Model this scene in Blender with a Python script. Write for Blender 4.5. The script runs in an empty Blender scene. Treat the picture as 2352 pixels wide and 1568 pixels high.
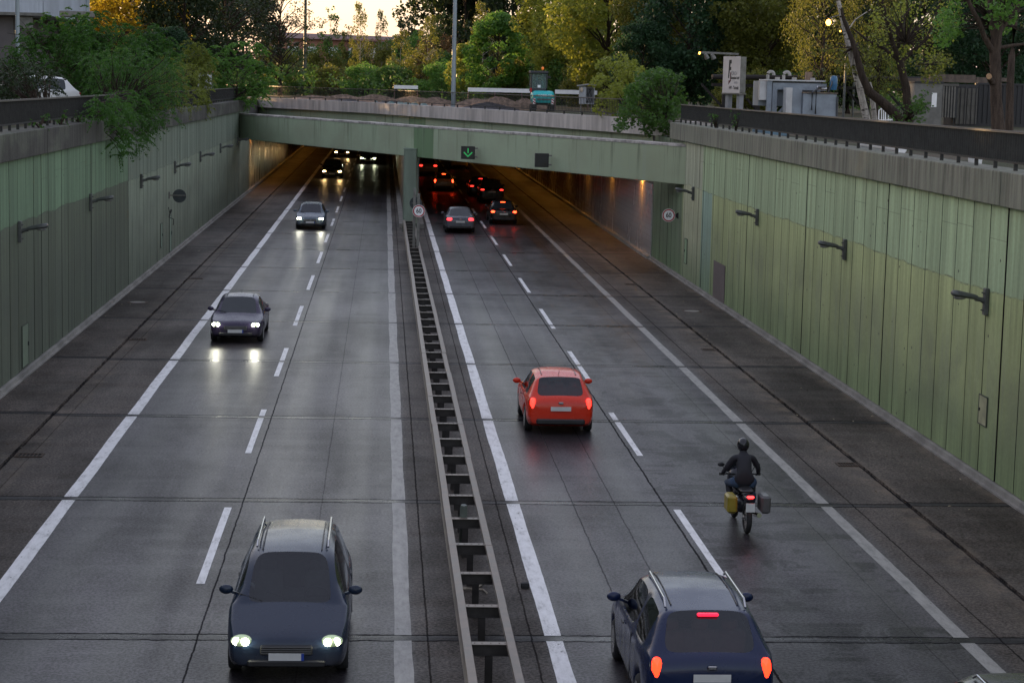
import bpy, math, random
import numpy as np
from mathutils import Vector, Matrix
random.seed(7); RNG = np.random.default_rng(11)
PI = math.pi
scene = bpy.context.scene
COL = scene.collection

# ------------------------------------------------------------------ camera geometry
CAM_Z = 8.9
YAW, PITCH, ROLL = 0.06620140, 0.12898166, 0.023
def cam_basis():
    s, c = math.sin, math.cos
    f = Vector((s(YAW)*c(PITCH), c(YAW)*c(PITCH), -s(PITCH)))
    r = Vector((c(YAW), -s(YAW), 0)); u = r.cross(f)
    return f, r*c(ROLL)+u*s(ROLL), u*c(ROLL)-r*s(ROLL)
CF, CR, CU = cam_basis()
C0 = Vector((0, 0, CAM_Z)); FPX = 4573.0
def ray(px, py): return CF + CR*((px-1176)/FPX) - CU*((py-784)/FPX)
def at(px, py, Y):
    d = ray(px, py); return C0 + d*(Y/d.y)
def at_x(px, py, X):
    d = ray(px, py); return C0 + d*(X/d.x)

# ------------------------------------------------------------------ mesh builder
class MB:
    def __init__(s): s.v = []; s.f = []; s.m = []
    def add(s, vs, fs, mi=0):
        n = len(s.v); s.v += [tuple(v) for v in vs]
        s.f += [tuple(i+n for i in f) for f in fs]; s.m += [mi]*len(fs); return s
    def box(s, x0, x1, y0, y1, z0, z1, mi=0, rz=0, piv=None):
        vs = [(x, y, z) for z in (z0, z1) for y in (y0, y1) for x in (x0, x1)]
        if rz:
            p = piv or ((x0+x1)/2, (y0+y1)/2); c, q = math.cos(rz), math.sin(rz)
            vs = [(p[0]+(x-p[0])*c-(y-p[1])*q, p[1]+(x-p[0])*q+(y-p[1])*c, z) for x, y, z in vs]
        return s.add(vs, [(0,2,3,1),(4,5,7,6),(0,1,5,4),(2,6,7,3),(0,4,6,2),(1,3,7,5)], mi)
    def cbox(s, cx, cy, cz, sx, sy, sz, ch=.1, mi=0):
        # box with chamfered edges
        hx, hy, hz = sx/2, sy/2, sz/2; b = min(ch, hx*.9, hy*.9, hz*.9); rings = []
        for z, ins in ((-hz, b), (-hz+b, 0), (hz-b, 0), (hz, b)):
            x, y = hx-ins, hy-ins; c = b if ins == 0 else b*.6
            rings.append([(cx+a, cy+d, cz+z) for a, d in ((x-c,-y),(x,-y+c),(x,y-c),(x-c,y),(-x+c,y),(-x,y-c),(-x,-y+c),(-x+c,-y))])
        vs = [p for r in rings for p in r]; fs = [tuple(range(7,-1,-1)), tuple(range(24,32))]
        for k in range(3):
            for i in range(8): fs.append((k*8+i, k*8+(i+1)%8, (k+1)*8+(i+1)%8, (k+1)*8+i))
        return s.add(vs, fs, mi)
    def tube(s, pts, rad, n=8, mi=0, cap=True):
        pts = [Vector(p) for p in pts]
        if not hasattr(rad, '__len__'): rad = [rad]*len(pts)
        rings = []
        for i, p in enumerate(pts):
            d = (pts[min(i+1, len(pts)-1)]-pts[max(i-1, 0)]).normalized()
            a = d.cross(Vector((0,0,1)));
            if a.length < .05: a = d.cross(Vector((1,0,0)))
            a.normalize(); b = d.cross(a)
            rings.append([p+(a*math.cos(t)+b*math.sin(t))*rad[i] for t in [2*PI*k/n for k in range(n)]])
        vs = [q for r in rings for q in r]; fs = []
        for k in range(len(pts)-1):
            for i in range(n): fs.append((k*n+i, k*n+(i+1)%n, (k+1)*n+(i+1)%n, (k+1)*n+i))
        if cap: fs += [tuple(range(n-1,-1,-1)), tuple(range((len(pts)-1)*n, len(pts)*n))]
        return s.add(vs, fs, mi)
    def bar(s, p0, p1, w, h, mi=0):
        # rectangular bar between points
        p0, p1 = Vector(p0), Vector(p1); d = (p1-p0).normalized()
        a = d.cross(Vector((0,0,1)))
        if a.length < .05: a = Vector((1,0,0))
        a.normalize(); b = a.cross(d); vs = []
        for p in (p0, p1):
            for i, j in ((-1,-1),(1,-1),(1,1),(-1,1)): vs.append(p+a*(i*w/2)+b*(j*h/2))
        return s.add(vs, [(0,1,2,3),(7,6,5,4),(0,4,5,1),(1,5,6,2),(2,6,7,3),(3,7,4,0)], mi)
    def lathe(s, prof, n=24, axis='Z', c=(0,0,0), mi=0):
        # prof: (r, h) pairs along axis
        vs = []
        for r, h in prof:
            for k in range(n):
                t = 2*PI*k/n; a, b = r*math.cos(t), r*math.sin(t)
                p = {'Z': (a, b, h), 'X': (h, a, b), 'Y': (a, h, b)}[axis]
                vs.append((p[0]+c[0], p[1]+c[1], p[2]+c[2]))
        fs = []
        for k in range(len(prof)-1):
            for i in range(n): fs.append((k*n+i, k*n+(i+1)%n, (k+1)*n+(i+1)%n, (k+1)*n+i))
        if prof[0][0] > 1e-5: fs.append(tuple(range(n-1,-1,-1)))
        if prof[-1][0] > 1e-5: fs.append(tuple(range((len(prof)-1)*n, len(prof)*n)))
        return s.add(vs, fs, mi)
    def ball(s, c, r, n=12, m=8, mi=0, rot=None):
        if not hasattr(r, '__len__'): r = (r, r, r)
        vs = [(0,0,-1)]
        for j in range(1, m):
            ph = -PI/2+PI*j/m
            for k in range(n):
                t = 2*PI*k/n; vs.append((math.cos(ph)*math.cos(t), math.cos(ph)*math.sin(t), math.sin(ph)))
        vs.append((0,0,1)); fs = []
        for k in range(n): fs.append((0, 1+(k+1)%n, 1+k))
        for j in range(m-2):
            for k in range(n): fs.append((1+j*n+k, 1+j*n+(k+1)%n, 1+(j+1)*n+(k+1)%n, 1+(j+1)*n+k))
        L = len(vs)-1
        for k in range(n): fs.append((L, 1+(m-2)*n+k, 1+(m-2)*n+(k+1)%n))
        out = []
        for v in vs:
            q = Vector((v[0]*r[0], v[1]*r[1], v[2]*r[2]))
            if rot: q = rot @ q
            out.append(q+Vector(c))
        return s.add(out, fs, mi)
    def xf(s, M, start=0):
        for i in range(start, len(s.v)): s.v[i] = tuple(M @ Vector(s.v[i]))
        return s
    def mesh(s, name, mats, smooth=None):
        me = bpy.data.meshes.new(name); me.from_pydata([tuple(v) for v in s.v], [], s.f)
        mats = mats if isinstance(mats, (list, tuple)) else [mats]
        for m in mats: me.materials.append(m)
        if len(mats) > 1: me.polygons.foreach_set('material_index', s.m)
        if smooth is not None:
            me.polygons.foreach_set('use_smooth', [True]*len(me.polygons))
            if smooth < 180: me.set_sharp_from_angle(angle=math.radians(smooth))
        me.update(); return me
    def build(s, name, mats, parent=None, smooth=None, loc=None, rz=0):
        o = bpy.data.objects.new(name, s.mesh(name, mats, smooth)); COL.objects.link(o)
        if parent: o.parent = parent
        if loc: o.location = loc
        if rz: o.rotation_euler.z = rz
        return o
def tag(o, label=None, cat=None, group=None, kind=None):
    if label: o['label'] = label
    if cat: o['category'] = cat
    if group: o['group'] = group
    if kind: o['kind'] = kind
    return o
def thing(name, loc, label, cat, group=None, rz=0):
    o = bpy.data.objects.new(name, None); COL.objects.link(o); o.empty_display_size = .3
    o.location = loc; o.rotation_euler.z = rz
    return tag(o, label, cat, group)
def copy_tree(o, parent=None):
    c = o.copy(); COL.objects.link(c)
    if parent: c.parent = parent
    for ch in list(o.children): copy_tree(ch, c)
    return c
def subsurf(o, lv):
    m = o.modifiers.new('s', 'SUBSURF'); m.levels = lv; m.render_levels = lv; return o
def bevel(o, w, n=2):
    m = o.modifiers.new('b', 'BEVEL'); m.width = w; m.segments = n; m.limit_method = 'ANGLE'; return o
def text_obj(name, body, size, mat, parent, loc, rot, sx=1.0, depth=.004, bold=0.0, align='CENTER'):
    cu = bpy.data.curves.new(name, 'FONT'); cu.body = body; cu.size = size; cu.extrude = depth; cu.offset = bold
    cu.align_x = align; cu.align_y = 'CENTER'; cu.resolution_u = 4
    t = bpy.data.objects.new('tmp', cu); COL.objects.link(t)
    dg = bpy.context.evaluated_depsgraph_get(); dg.update()
    me = bpy.data.meshes.new_from_object(t.evaluated_get(dg)); bpy.data.objects.remove(t)
    me.materials.clear(); me.materials.append(mat)
    o = bpy.data.objects.new(name, me); COL.objects.link(o); o.parent = parent
    o.location = loc; o.rotation_euler = rot; o.scale = (sx, 1, 1); return o

# ------------------------------------------------------------------ node helper
class NT:
    def __init__(s, name):
        s.mat = bpy.data.materials.new(name); s.mat.use_nodes = True
        s.t = s.mat.node_tree; s.t.nodes.clear(); s.n = s.t.nodes
        s.out = s.n.new('ShaderNodeOutputMaterial')
    def L(s, a, b): s.t.links.new(a, b)
    def inp(s, node, i, v):
        if v is None: return
        if isinstance(v, bpy.types.NodeSocket): s.L(v, node.inputs[i])
        else:
            if node.inputs[i].type == 'RGBA' and len(v) == 3: v = (*v, 1)
            node.inputs[i].default_value = v
    def m(s, op, a, b=None, c=None, clamp=False):
        n = s.n.new('ShaderNodeMath'); n.operation = op; n.use_clamp = clamp
        for i, v in enumerate((a, b, c)): s.inp(n, i, v)
        return n.outputs[0]
    def pos(s, sc=(1,1,1), obj=False, off=(0,0,0)):
        if obj:
            src = s.n.new('ShaderNodeTexCoord').outputs['Object']
        else: src = s.n.new('ShaderNodeNewGeometry').outputs['Position']
        mp = s.n.new('ShaderNodeMapping'); mp.inputs['Scale'].default_value = sc; mp.inputs['Location'].default_value = off
        s.L(src, mp.inputs['Vector']); return mp.outputs[0]
    def xyz(s, obj=False):
        v = s.pos(obj=obj); q = s.n.new('ShaderNodeSeparateXYZ'); s.L(v, q.inputs[0]); return q.outputs
    def noise(s, vec, scale=1, detail=4, rough=.55, dist=0):
        n = s.n.new('ShaderNodeTexNoise'); s.L(vec, n.inputs['Vector'])
        n.inputs['Scale'].default_value = scale; n.inputs['Detail'].default_value = detail
        n.inputs['Roughness'].default_value = rough; n.inputs['Distortion'].default_value = dist
        return n.outputs['Fac']
    def wn(s, v):
        n = s.n.new('ShaderNodeTexWhiteNoise'); n.noise_dimensions = '1D'; s.L(v, n.inputs['W']); return n.outputs['Value']
    def ramp(s, f, lo, hi, a=0.0, b=1.0, smooth=True):
        n = s.n.new('ShaderNodeMapRange'); n.interpolation_type = 'SMOOTHSTEP' if smooth else 'LINEAR'
        s.inp(n, 0, f); n.inputs[1].default_value = lo; n.inputs[2].default_value = hi
        n.inputs[3].default_value = a; n.inputs[4].default_value = b; return n.outputs[0]
    def mix(s, f, a, b, mode='MIX'):
        n = s.n.new('ShaderNodeMix'); n.data_type = 'RGBA'; n.blend_type = mode
        s.inp(n, 0, f); s.inp(n, 6, a); s.inp(n, 7, b); return n.outputs[2]
    def line(s, x, c, w):  # 1 inside |x-c|<w soft
        d = s.m('ABSOLUTE', s.m('SUBTRACT', x, c)); return s.ramp(d, w*.6, w*1.3, 1, 0)
    def bump(s, h, dist=.01, st=1):
        n = s.n.new('ShaderNodeBump'); n.inputs['Distance'].default_value = dist; n.inputs['Strength'].default_value = st
        s.L(h, n.inputs['Height']); return n.outputs[0]
    def pr(s, col, rough=.6, metal=0, spec=.5, normal=None, coat=0, emis=None, est=0):
        p = s.n.new('ShaderNodeBsdfPrincipled')
        s.inp(p, 'Base Color', col); s.inp(p, 'Roughness', rough); s.inp(p, 'Metallic', metal)
        s.inp(p, 'Specular IOR Level', spec); s.inp(p, 'Coat Weight', coat)
        p.inputs['Coat Roughness'].default_value = .06
        if normal is not None: s.L(normal, p.inputs['Normal'])
        if emis: s.inp(p, 'Emission Color', emis); p.inputs['Emission Strength'].default_value = est
        s.L(p.outputs[0], s.out.inputs[0]); return p
MC = {}
def simple(name, col, rough=.5, metal=0, var=.25, scale=3, spec=.5, coat=0, bmp=0, streak=False):
    """plain surface with procedural dirt variation"""
    if name in MC: return MC[name]
    t = NT(name); v = t.pos((1,1,.15) if streak else (1,1,1))
    n = t.noise(v, scale, 5, .6); k = t.ramp(n, .3, .7, 1-var, 1+var*.6)
    c = t.mix(1, col, t.n.new('ShaderNodeCombineColor').outputs[0], 'MULTIPLY')
    cc = [x for x in t.n if x.type == 'COMBINE_COLOR'][0]
    for i in range(3): t.L(k, cc.inputs[i])
    nb = t.bump(t.noise(t.pos(), scale*8, 3), bmp) if bmp else None
    r = t.ramp(n, .3, .7, max(.02, rough-.08), min(1, rough+.1))
    t.pr(c, r, metal, spec, nb, coat); MC[name] = t.mat; return t.mat
def emit(name, col, st):
    if name in MC: return MC[name]
    t = NT(name); t.pr((.6*col[0], .6*col[1], .6*col[2]), .2, emis=col, est=st); MC[name] = t.mat; return t.mat

# ------------------------------------------------------------------ setting constants
XL, XR = -10.5, 13.87
BA, BB = Vector((-10.5, 146.6, 0)), Vector((13.87, 91.3, 0))     # bridge girder line in plan
BD = (BB-BA).normalized(); BN = Vector((BD.y, -BD.x, 0))          # BN points to the camera side
PAR = [(-16, 180), (-11.2, 171), (-.7, 150.5), (7.2, 125.5), (13.4, 104), (15.6, 97)]   # parapet line in plan
JOFF, JP = 41.75, 10.5
UG = 7.06                                                         # upper ground level

# ------------------------------------------------------------------ road
def mat_road():
    t = NT('worn_concrete_road'); X, Y, Z = t.xyz()
    P = t.pos()
    wob = t.m('MULTIPLY', t.m('SUBTRACT', t.noise(t.pos((1,1,1)), 1.1, 5), .5), .16)
    wob2 = t.m('MULTIPLY', t.m('SUBTRACT', t.noise(t.pos((1,1,1), off=(7,3,0)), 5, 3), .5), .07)
    xw = t.m('ADD', t.m('ADD', X, t.m('MULTIPLY', wob, .3)), t.m('MULTIPLY', wob2, .6)); yw = t.m('ADD', t.m('ADD', Y, t.m('MULTIPLY', wob, .6)), t.m('MULTIPLY', wob2, 1.8))
    big = t.noise(t.pos((.35,.12,1)), 1, 5, .6); mid = t.noise(t.pos((1.0,.5,1), off=(3,9,0)), 1.1, 6, .65, .6)
    cross = t.noise(t.pos((.16,1.3,1)), 1, 4, .6); fine = t.noise(P, 18, 4, .7)
    # zones: carriageways vs shoulders and central strip
    lane = t.m('MAXIMUM', t.m('MULTIPLY', t.ramp(X, -6.6, -6.35), t.ramp(X, .3, .7, 1, 0)),
                          t.m('MULTIPLY', t.ramp(X, 2.6, 3.0), t.ramp(X, 9.6, 10.1, 1, 0)))
    base = t.mix(lane, (.052,.041,.034), (.038,.0335,.038))
    # slab tone by slab and lane
    idx = t.m('FLOOR', t.m('DIVIDE', t.m('SUBTRACT', Y, JOFF), JP))
    lidx = t.m('ADD', t.m('ADD', t.ramp(X, -2.9, -2.88), t.ramp(X, .9, .92)), t.m('ADD', t.ramp(X, 6.1, 6.12), t.ramp(X, 10.4, 10.42)))
    sl = t.wn(t.m('ADD', t.m('MULTIPLY', idx, 7.3), t.m('MULTIPLY', lidx, 3.7)))
    def mul(c, f):
        cc = t.n.new('ShaderNodeCombineColor')
        for i in range(3): t.L(f, cc.inputs[i])
        return t.mix(1, c, cc.outputs[0], 'MULTIPLY')
    base = mul(base, t.ramp(sl, 0, 1, .84, 1.14, False))
    base = mul(base, t.ramp(big, .3, .7, .6, 1.4)); base = mul(base, t.ramp(mid, .3, .72, .80, 1.22))
    base = mul(base, t.ramp(fine, .40, .60, .55, 1.45))
    base = mul(base, t.ramp(t.noise(P, 7, 3, .7), .35, .65, .82, 1.2))
    base = mul(base, t.ramp(t.noise(P, 60, 3, .8), .3, .7, .75, 1.28))
    # wheel paths
    wp = None
    for c in (-5.6, -4.0, -2.15, -.55, 3.8, 5.4, 7.2, 8.8):
        l = t.ramp(t.m('ABSOLUTE', t.m('SUBTRACT', xw, c)), .1, .55, 1, 0); wp = l if wp is None else t.m('ADD', wp, l)
    base = mul(base, t.m('SUBTRACT', 1, t.m('MULTIPLY', wp, t.ramp(big, .35, .65, .12, .34))))
    # dark rubber and damp blotches, right carriageway outer lane
    bl = t.m('MULTIPLY', t.ramp(mid, .43, .56), t.m('MULTIPLY', t.ramp(cross, .42, .54), t.m('MULTIPLY', lane, t.ramp(X, 5.4, 6.6, .45, 1))))
    base = mul(base, t.ramp(bl, 0, 1, 1, .32))
    # pale polished smudges
    pb = t.m('MULTIPLY', t.ramp(t.noise(t.pos((.9,.25,1), off=(11,4,0)), 1.1, 6, .6), .55, .75), lane)
    base = t.mix(t.m('MULTIPLY', pb, .34), base, (.085,.083,.088))
    # sand along gutters
    g = t.m('MAXIMUM', t.m('MULTIPLY', t.ramp(xw, 10.6, 11.4), t.ramp(xw, 11.4, 11.75, 1, 0)), t.ramp(xw, 13.2, 13.7))
    g = t.m('MAXIMUM', g, t.m('MULTIPLY', t.ramp(xw, -9.2, -8.5, 0, .5), t.ramp(xw, -8.1, -7.9, 1, 0)))
    base = t.mix(t.m('MULTIPLY', g, t.ramp(t.noise(t.pos((1,.6,1)), 1.6, 6, .7), .38, .66, 0, .75)), base, (.17,.13,.095))
    # longitudinal joints and cracks
    jl = None
    for c, w, k in ((-2.86,.016,.8), (.82,.016,.8), (6.12,.022,.9), (2.5,.016,.7), (10.25,.018,.8), (-8.15,.014,.5), (4.15,.014,.45), (5.05,.014,.4), (-1.2,.012,.25), (8.9,.012,.3), (11.47,.03,1), (-8.55,.03,1)):
        l = t.m('MULTIPLY', t.line(xw, c, w), k); jl = l if jl is None else t.m('MAXIMUM', jl, l)
    # transverse joints: poured band edged by two dark seams
    fy = t.m('SUBTRACT', t.m('MODULO', t.m('ADD', t.m('SUBTRACT', yw, JOFF), 1000*JP+JP/2), JP), JP/2)
    afy = t.m('ABSOLUTE', fy)
    band = t.ramp(afy, .13, .2, 1, 0)
    seam = t.line(afy, .17, .028)
    tar = t.m('MULTIPLY', band, t.ramp(t.noise(t.pos((.5,4,1), off=(2,1,0)), 1.0, 4, .6), .34, .5))
    base = t.mix(t.m('MULTIPLY', band, .6), base, (.026,.025,.026))
    base = t.mix(t.m('MULTIPLY', tar, .8), base, (.02,.02,.023))
    base = t.mix(t.m('MULTIPLY', seam, .8), base, (.012,.012,.013))
    base = t.mix(t.m('MULTIPLY', jl, t.ramp(t.noise(t.pos((1,.5,1), off=(9,9,0)), 1.5, 4), .3, .6, .35, 1)), base, (.012,.012,.013))
    # small black specks
    vo = t.n.new('ShaderNodeTexVoronoi'); t.L(t.pos((1,.6,1)), vo.inputs['Vector']); vo.inputs['Scale'].default_value = 2.3
    sp = t.m('MULTIPLY', t.ramp(vo.outputs['Distance'], .06, .1, 1, 0), t.ramp(mid, .5, .56))
    base = t.mix(t.m('MULTIPLY', sp, .75), base, (.015,.015,.015))
    r = t.ramp(t.noise(t.pos((.9,.03,1), off=(1,5,0)), 1.0, 3, .5), .3, .7, .34, .42); r = t.m('SUBTRACT', r, t.m('MULTIPLY', wp, .06)); r = t.m('ADD', r, t.m('MULTIPLY', t.m('SUBTRACT', 1, lane), .22))
    r = t.m('SUBTRACT', r, t.m('MULTIPLY', tar, .12)); r = t.m('ADD', r, t.m('MULTIPLY', t.m('MAXIMUM', jl, seam), .4)); r = t.m('ADD', r, t.m('MULTIPLY', fine, .08))
    h = t.m('ADD', t.m('MULTIPLY', t.noise(P, 45, 3, .8), .5), t.m('MULTIPLY', t.m('MAXIMUM', jl, seam), -.8))
    spc = t.m('MULTIPLY', t.ramp(t.m('ADD', t.m('MULTIPLY', big, .6), t.m('MULTIPLY', cross, .4)), .38, .62, .14, .42), t.m('SUBTRACT', 1, t.m('MULTIPLY', t.m('MAXIMUM', jl, seam), .9)))
    spc = t.m('MULTIPLY', spc, t.ramp(bl, 0, 1, 1, .55)); spc = t.m('MULTIPLY', spc, t.m('MULTIPLY', t.ramp(fine, .40, .60, .55, 1.35), t.m('SUBTRACT', 1, t.m('MULTIPLY', t.m('MULTIPLY', band, t.ramp(cross, .4, .55)), .75))))
    t.pr(base, r, 0, spc, t.bump(h, .006, .6)); return t.mat
M_ROAD = mat_road()
def grid_plane(mb, x0, x1, y0, y1, z, nx=1, ny=1):
    vs = [(x0+(x1-x0)*i/nx, y0+(y1-y0)*j/ny, z) for j in range(ny+1) for i in range(nx+1)]
    fs = [(j*(nx+1)+i, j*(nx+1)+i+1, (j+1)*(nx+1)+i+1, (j+1)*(nx+1)+i) for j in range(ny) for i in range(nx)]
    mb.add(vs, fs); return mb
road = grid_plane(MB(), -14, 18, -90, 440, 0, 4, 20).build('road', M_ROAD); tag(road, kind='structure')
# side verges (slightly raised concrete strip along each wall)
vg = MB(); vg.box(XL-.3, -8.58, -90, 440, -.02, .045); vg.box(11.5, XR+.3, -90, 440, -.02, .045)
verge = vg.build('pavement', M_ROAD); tag(verge, kind='structure')

# markings
def mat_paint(name='worn_white_road_paint', a=(.82,.81,.81), b_=(.62,.61,.60)):
    t = NT(name); n = t.noise(t.pos((3,.8,1)), 2.2, 7, .7); f = t.noise(t.pos(), 30, 4, .7)
    X, Y, Z = t.xyz()
    w = t.ramp(t.m('ADD', n, t.m('MULTIPLY', f, .25)), .66, .86)
    fy = t.m('ABSOLUTE', t.m('SUBTRACT', t.m('MODULO', t.m('ADD', t.m('SUBTRACT', Y, JOFF), 1000*JP+JP/2), JP), JP/2))
    jb = t.m('MULTIPLY', t.ramp(fy, .3, .9, 1, 0), t.ramp(f, .45, .6))
    c = t.mix(t.ramp(n, .3, .7), a, b_); c = t.mix(t.m('MAXIMUM', t.m('MULTIPLY', w, .6), t.m('MULTIPLY', jb, .6)), c, (.16,.155,.155))
    vo = t.n.new('ShaderNodeTexVoronoi'); t.L(t.pos((1,.6,1)), vo.inputs['Vector']); vo.inputs['Scale'].default_value = 4
    c = t.mix(t.ramp(vo.outputs['Distance'], .05, .09, .8, 0), c, (.06,.06,.06))
    t.pr(c, .5, 0, .5, t.bump(f, .004)); return t.mat
M_PAINT = mat_paint(); M_PAINT2 = mat_paint('greyed_road_paint', (.34,.325,.30), (.20,.195,.18))
def ragged(mb, x0, x1, y0, y1, z=.004, step=.35, j=.012, mi=0):
    n = max(2, int((y1-y0)/step)); L, R = [], []
    a1, a2 = random.random()*9, random.random()*9
    for i in range(n+1):
        y = y0+(y1-y0)*i/n
        L.append((x0+random.uniform(-j, j)*.3+j*.6*math.sin(y*.9+a1), y, z)); R.append((x1+random.uniform(-j, j)*.3+j*.6*math.sin(y*.7+a2), y, z))
    vs = L+R; mb.add(vs, [(i, n+1+i, n+2+i, i+1) for i in range(n)], mi)
def edge_line(x0, x1, jitter=.012, mt=None):
    k0 = -9
    mb = MB()
    for k in range(-6, 38):
        a = JOFF+k*JP
        if a > 420: break
        ragged(mb, x0, x1, a+.16, a+JP-.16, j=jitter)
    o = mb.build('edge_line', mt or M_PAINT, road); return o
edge_line(-6.65, -6.36, .012); edge_line(.28, .56, .018, M_PAINT2); edge_line(2.72, 3.0, .012); edge_line(9.50, 9.76, .012, M_PAINT2)
for k in range(-4, 26):
    for x, y in ((-3.13, 34.64+12.46*k), (6.32, 34.82+12.48*k)):
        mb = MB(); y1 = y+6.35
        # interrupted where it crosses a slab joint
        cuts = [JOFF+JP*q for q in range(-12, 40) if y < JOFF+JP*q < y1]; a = y
        for c in cuts:
            if c-.16-a > .1: ragged(mb, x-.075, x+.075, a, c-.16, j=.004)
            a = c+.16
        if y1-a > .1: ragged(mb, x-.075, x+.075, a, y1, j=.004)
        mb.build('lane_dash', M_PAINT, road)

# drains, manholes, debris
M_IRON = simple('rusty_iron', (.07,.045,.03), .7, .4, .5, 9)
M_CONC = simple('grey_concrete', (.26,.245,.22), .8, 0, .35, .8, streak=True, bmp=.004)
def drain(x0, x1, y, label):
    o = thing('drain_grate', ((x0+x1)/2, y, .0), label, 'drain', 'drain grates along the gutters')
    w = (x1-x0)/2; f = MB(); f.box(-w, w, -.22, -.18, .004, .02); f.box(-w, w, .18, .22, .004, .02); f.box(-w, -w+.04, -.18, .18, .004, .02); f.box(w-.04, w, -.18, .18, .004, .02)
    f.build('frame', M_IRON, o)
    b = MB(); 
    for i in range(7): b.box(-w+.06+i*(2*w-.12)/6-.012, -w+.06+i*(2*w-.12)/6+.012, -.18, .18, .004, .014)
    b.build('grate', M_IRON, o)
    MB().box(-w+.03, w-.03, -.19, .19, .001, .003).build('opening', simple('black_void', (.004,.003,.003), .9), o)
drain(-8.5, -7.85, 46.5, 'rusty drain grate in the left gutter, nearest the camera')
drain(-8.5, -7.9, 67.5, 'rusty drain grate in the left gutter beside the dark purple car')
drain(-8.5, -7.9, 88.4, 'small drain grate in the left gutter, farthest of three')
drain(10.95, 11.45, 46.4, 'rusty drain grate in the right gutter opposite the wall hatch')
drain(10.95, 11.45, 67.0, 'drain grate in the right gutter with dead leaves around it')
drain(10.95, 11.45, 89.0, 'drain grate in the right gutter close to the tunnel mouth')
def manhole(x, y, label):
    o = thing('manhole_cover', (x, y, .045), label, 'manhole cover', 'manhole covers in the side strips')
    MB().lathe([(.0,.006),(.30,.006),(.31,.0)], 28).build('lid', M_CONC, o)
    MB().lathe([(.31,.001),(.33,.009),(.42,.009),(.43,.0)], 28).build('ring', M_IRON, o)
manhole(-9.55, 78.4, 'round manhole cover in the side strip below the left wall')
manhole(12.35, 78.3, 'round manhole cover in the side strip below the right wall')
M_BLACK = simple('black_rubber', (.02,.02,.02), .75, 0, .3, 8)
deb = MB(); deb.cbox(2.62, 34.5, .05, .15, .10, .09, .012); deb.box(2.56, 2.66, 34.42, 34.46, .004, .06)
tag(deb.build('debris_block', M_BLACK), 'small black block of debris lying on the strip right of the guardrail', 'debris')
lit = MB()
for i in range(260):
    side = random.random() < .62
    x = random.choice([XR-.35, 11.4, 12.6]) + random.gauss(0, .22) if side else random.choice([XL+.4, -8.7, -9.4])+random.gauss(0, .2)
    y = random.uniform(30, 125); s = random.uniform(.02, .06); a = random.random()*PI
    z = .052 if (x > 11.5 or x < -8.58) else .008
    c, q = math.cos(a)*s, math.sin(a)*s
    lit.add([(x-c, y-q, z), (x+q*.5, y-c*.5, z+.012), (x+c, y+q, z+.004), (x-q*.5, y+c*.5, z+.014)], [(0,1,2,3)], random.choice([0,0,1,2]))
tag(lit.build('leaf_litter', [simple('dead_leaf', (.10,.05,.02), .8), simple('pale_scrap', (.45,.38,.25), .8), simple('grey_leaf', (.10,.09,.07), .8)]), 'dead leaves and scraps scattered along the gutters', 'leaf litter', kind='stuff')

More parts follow.
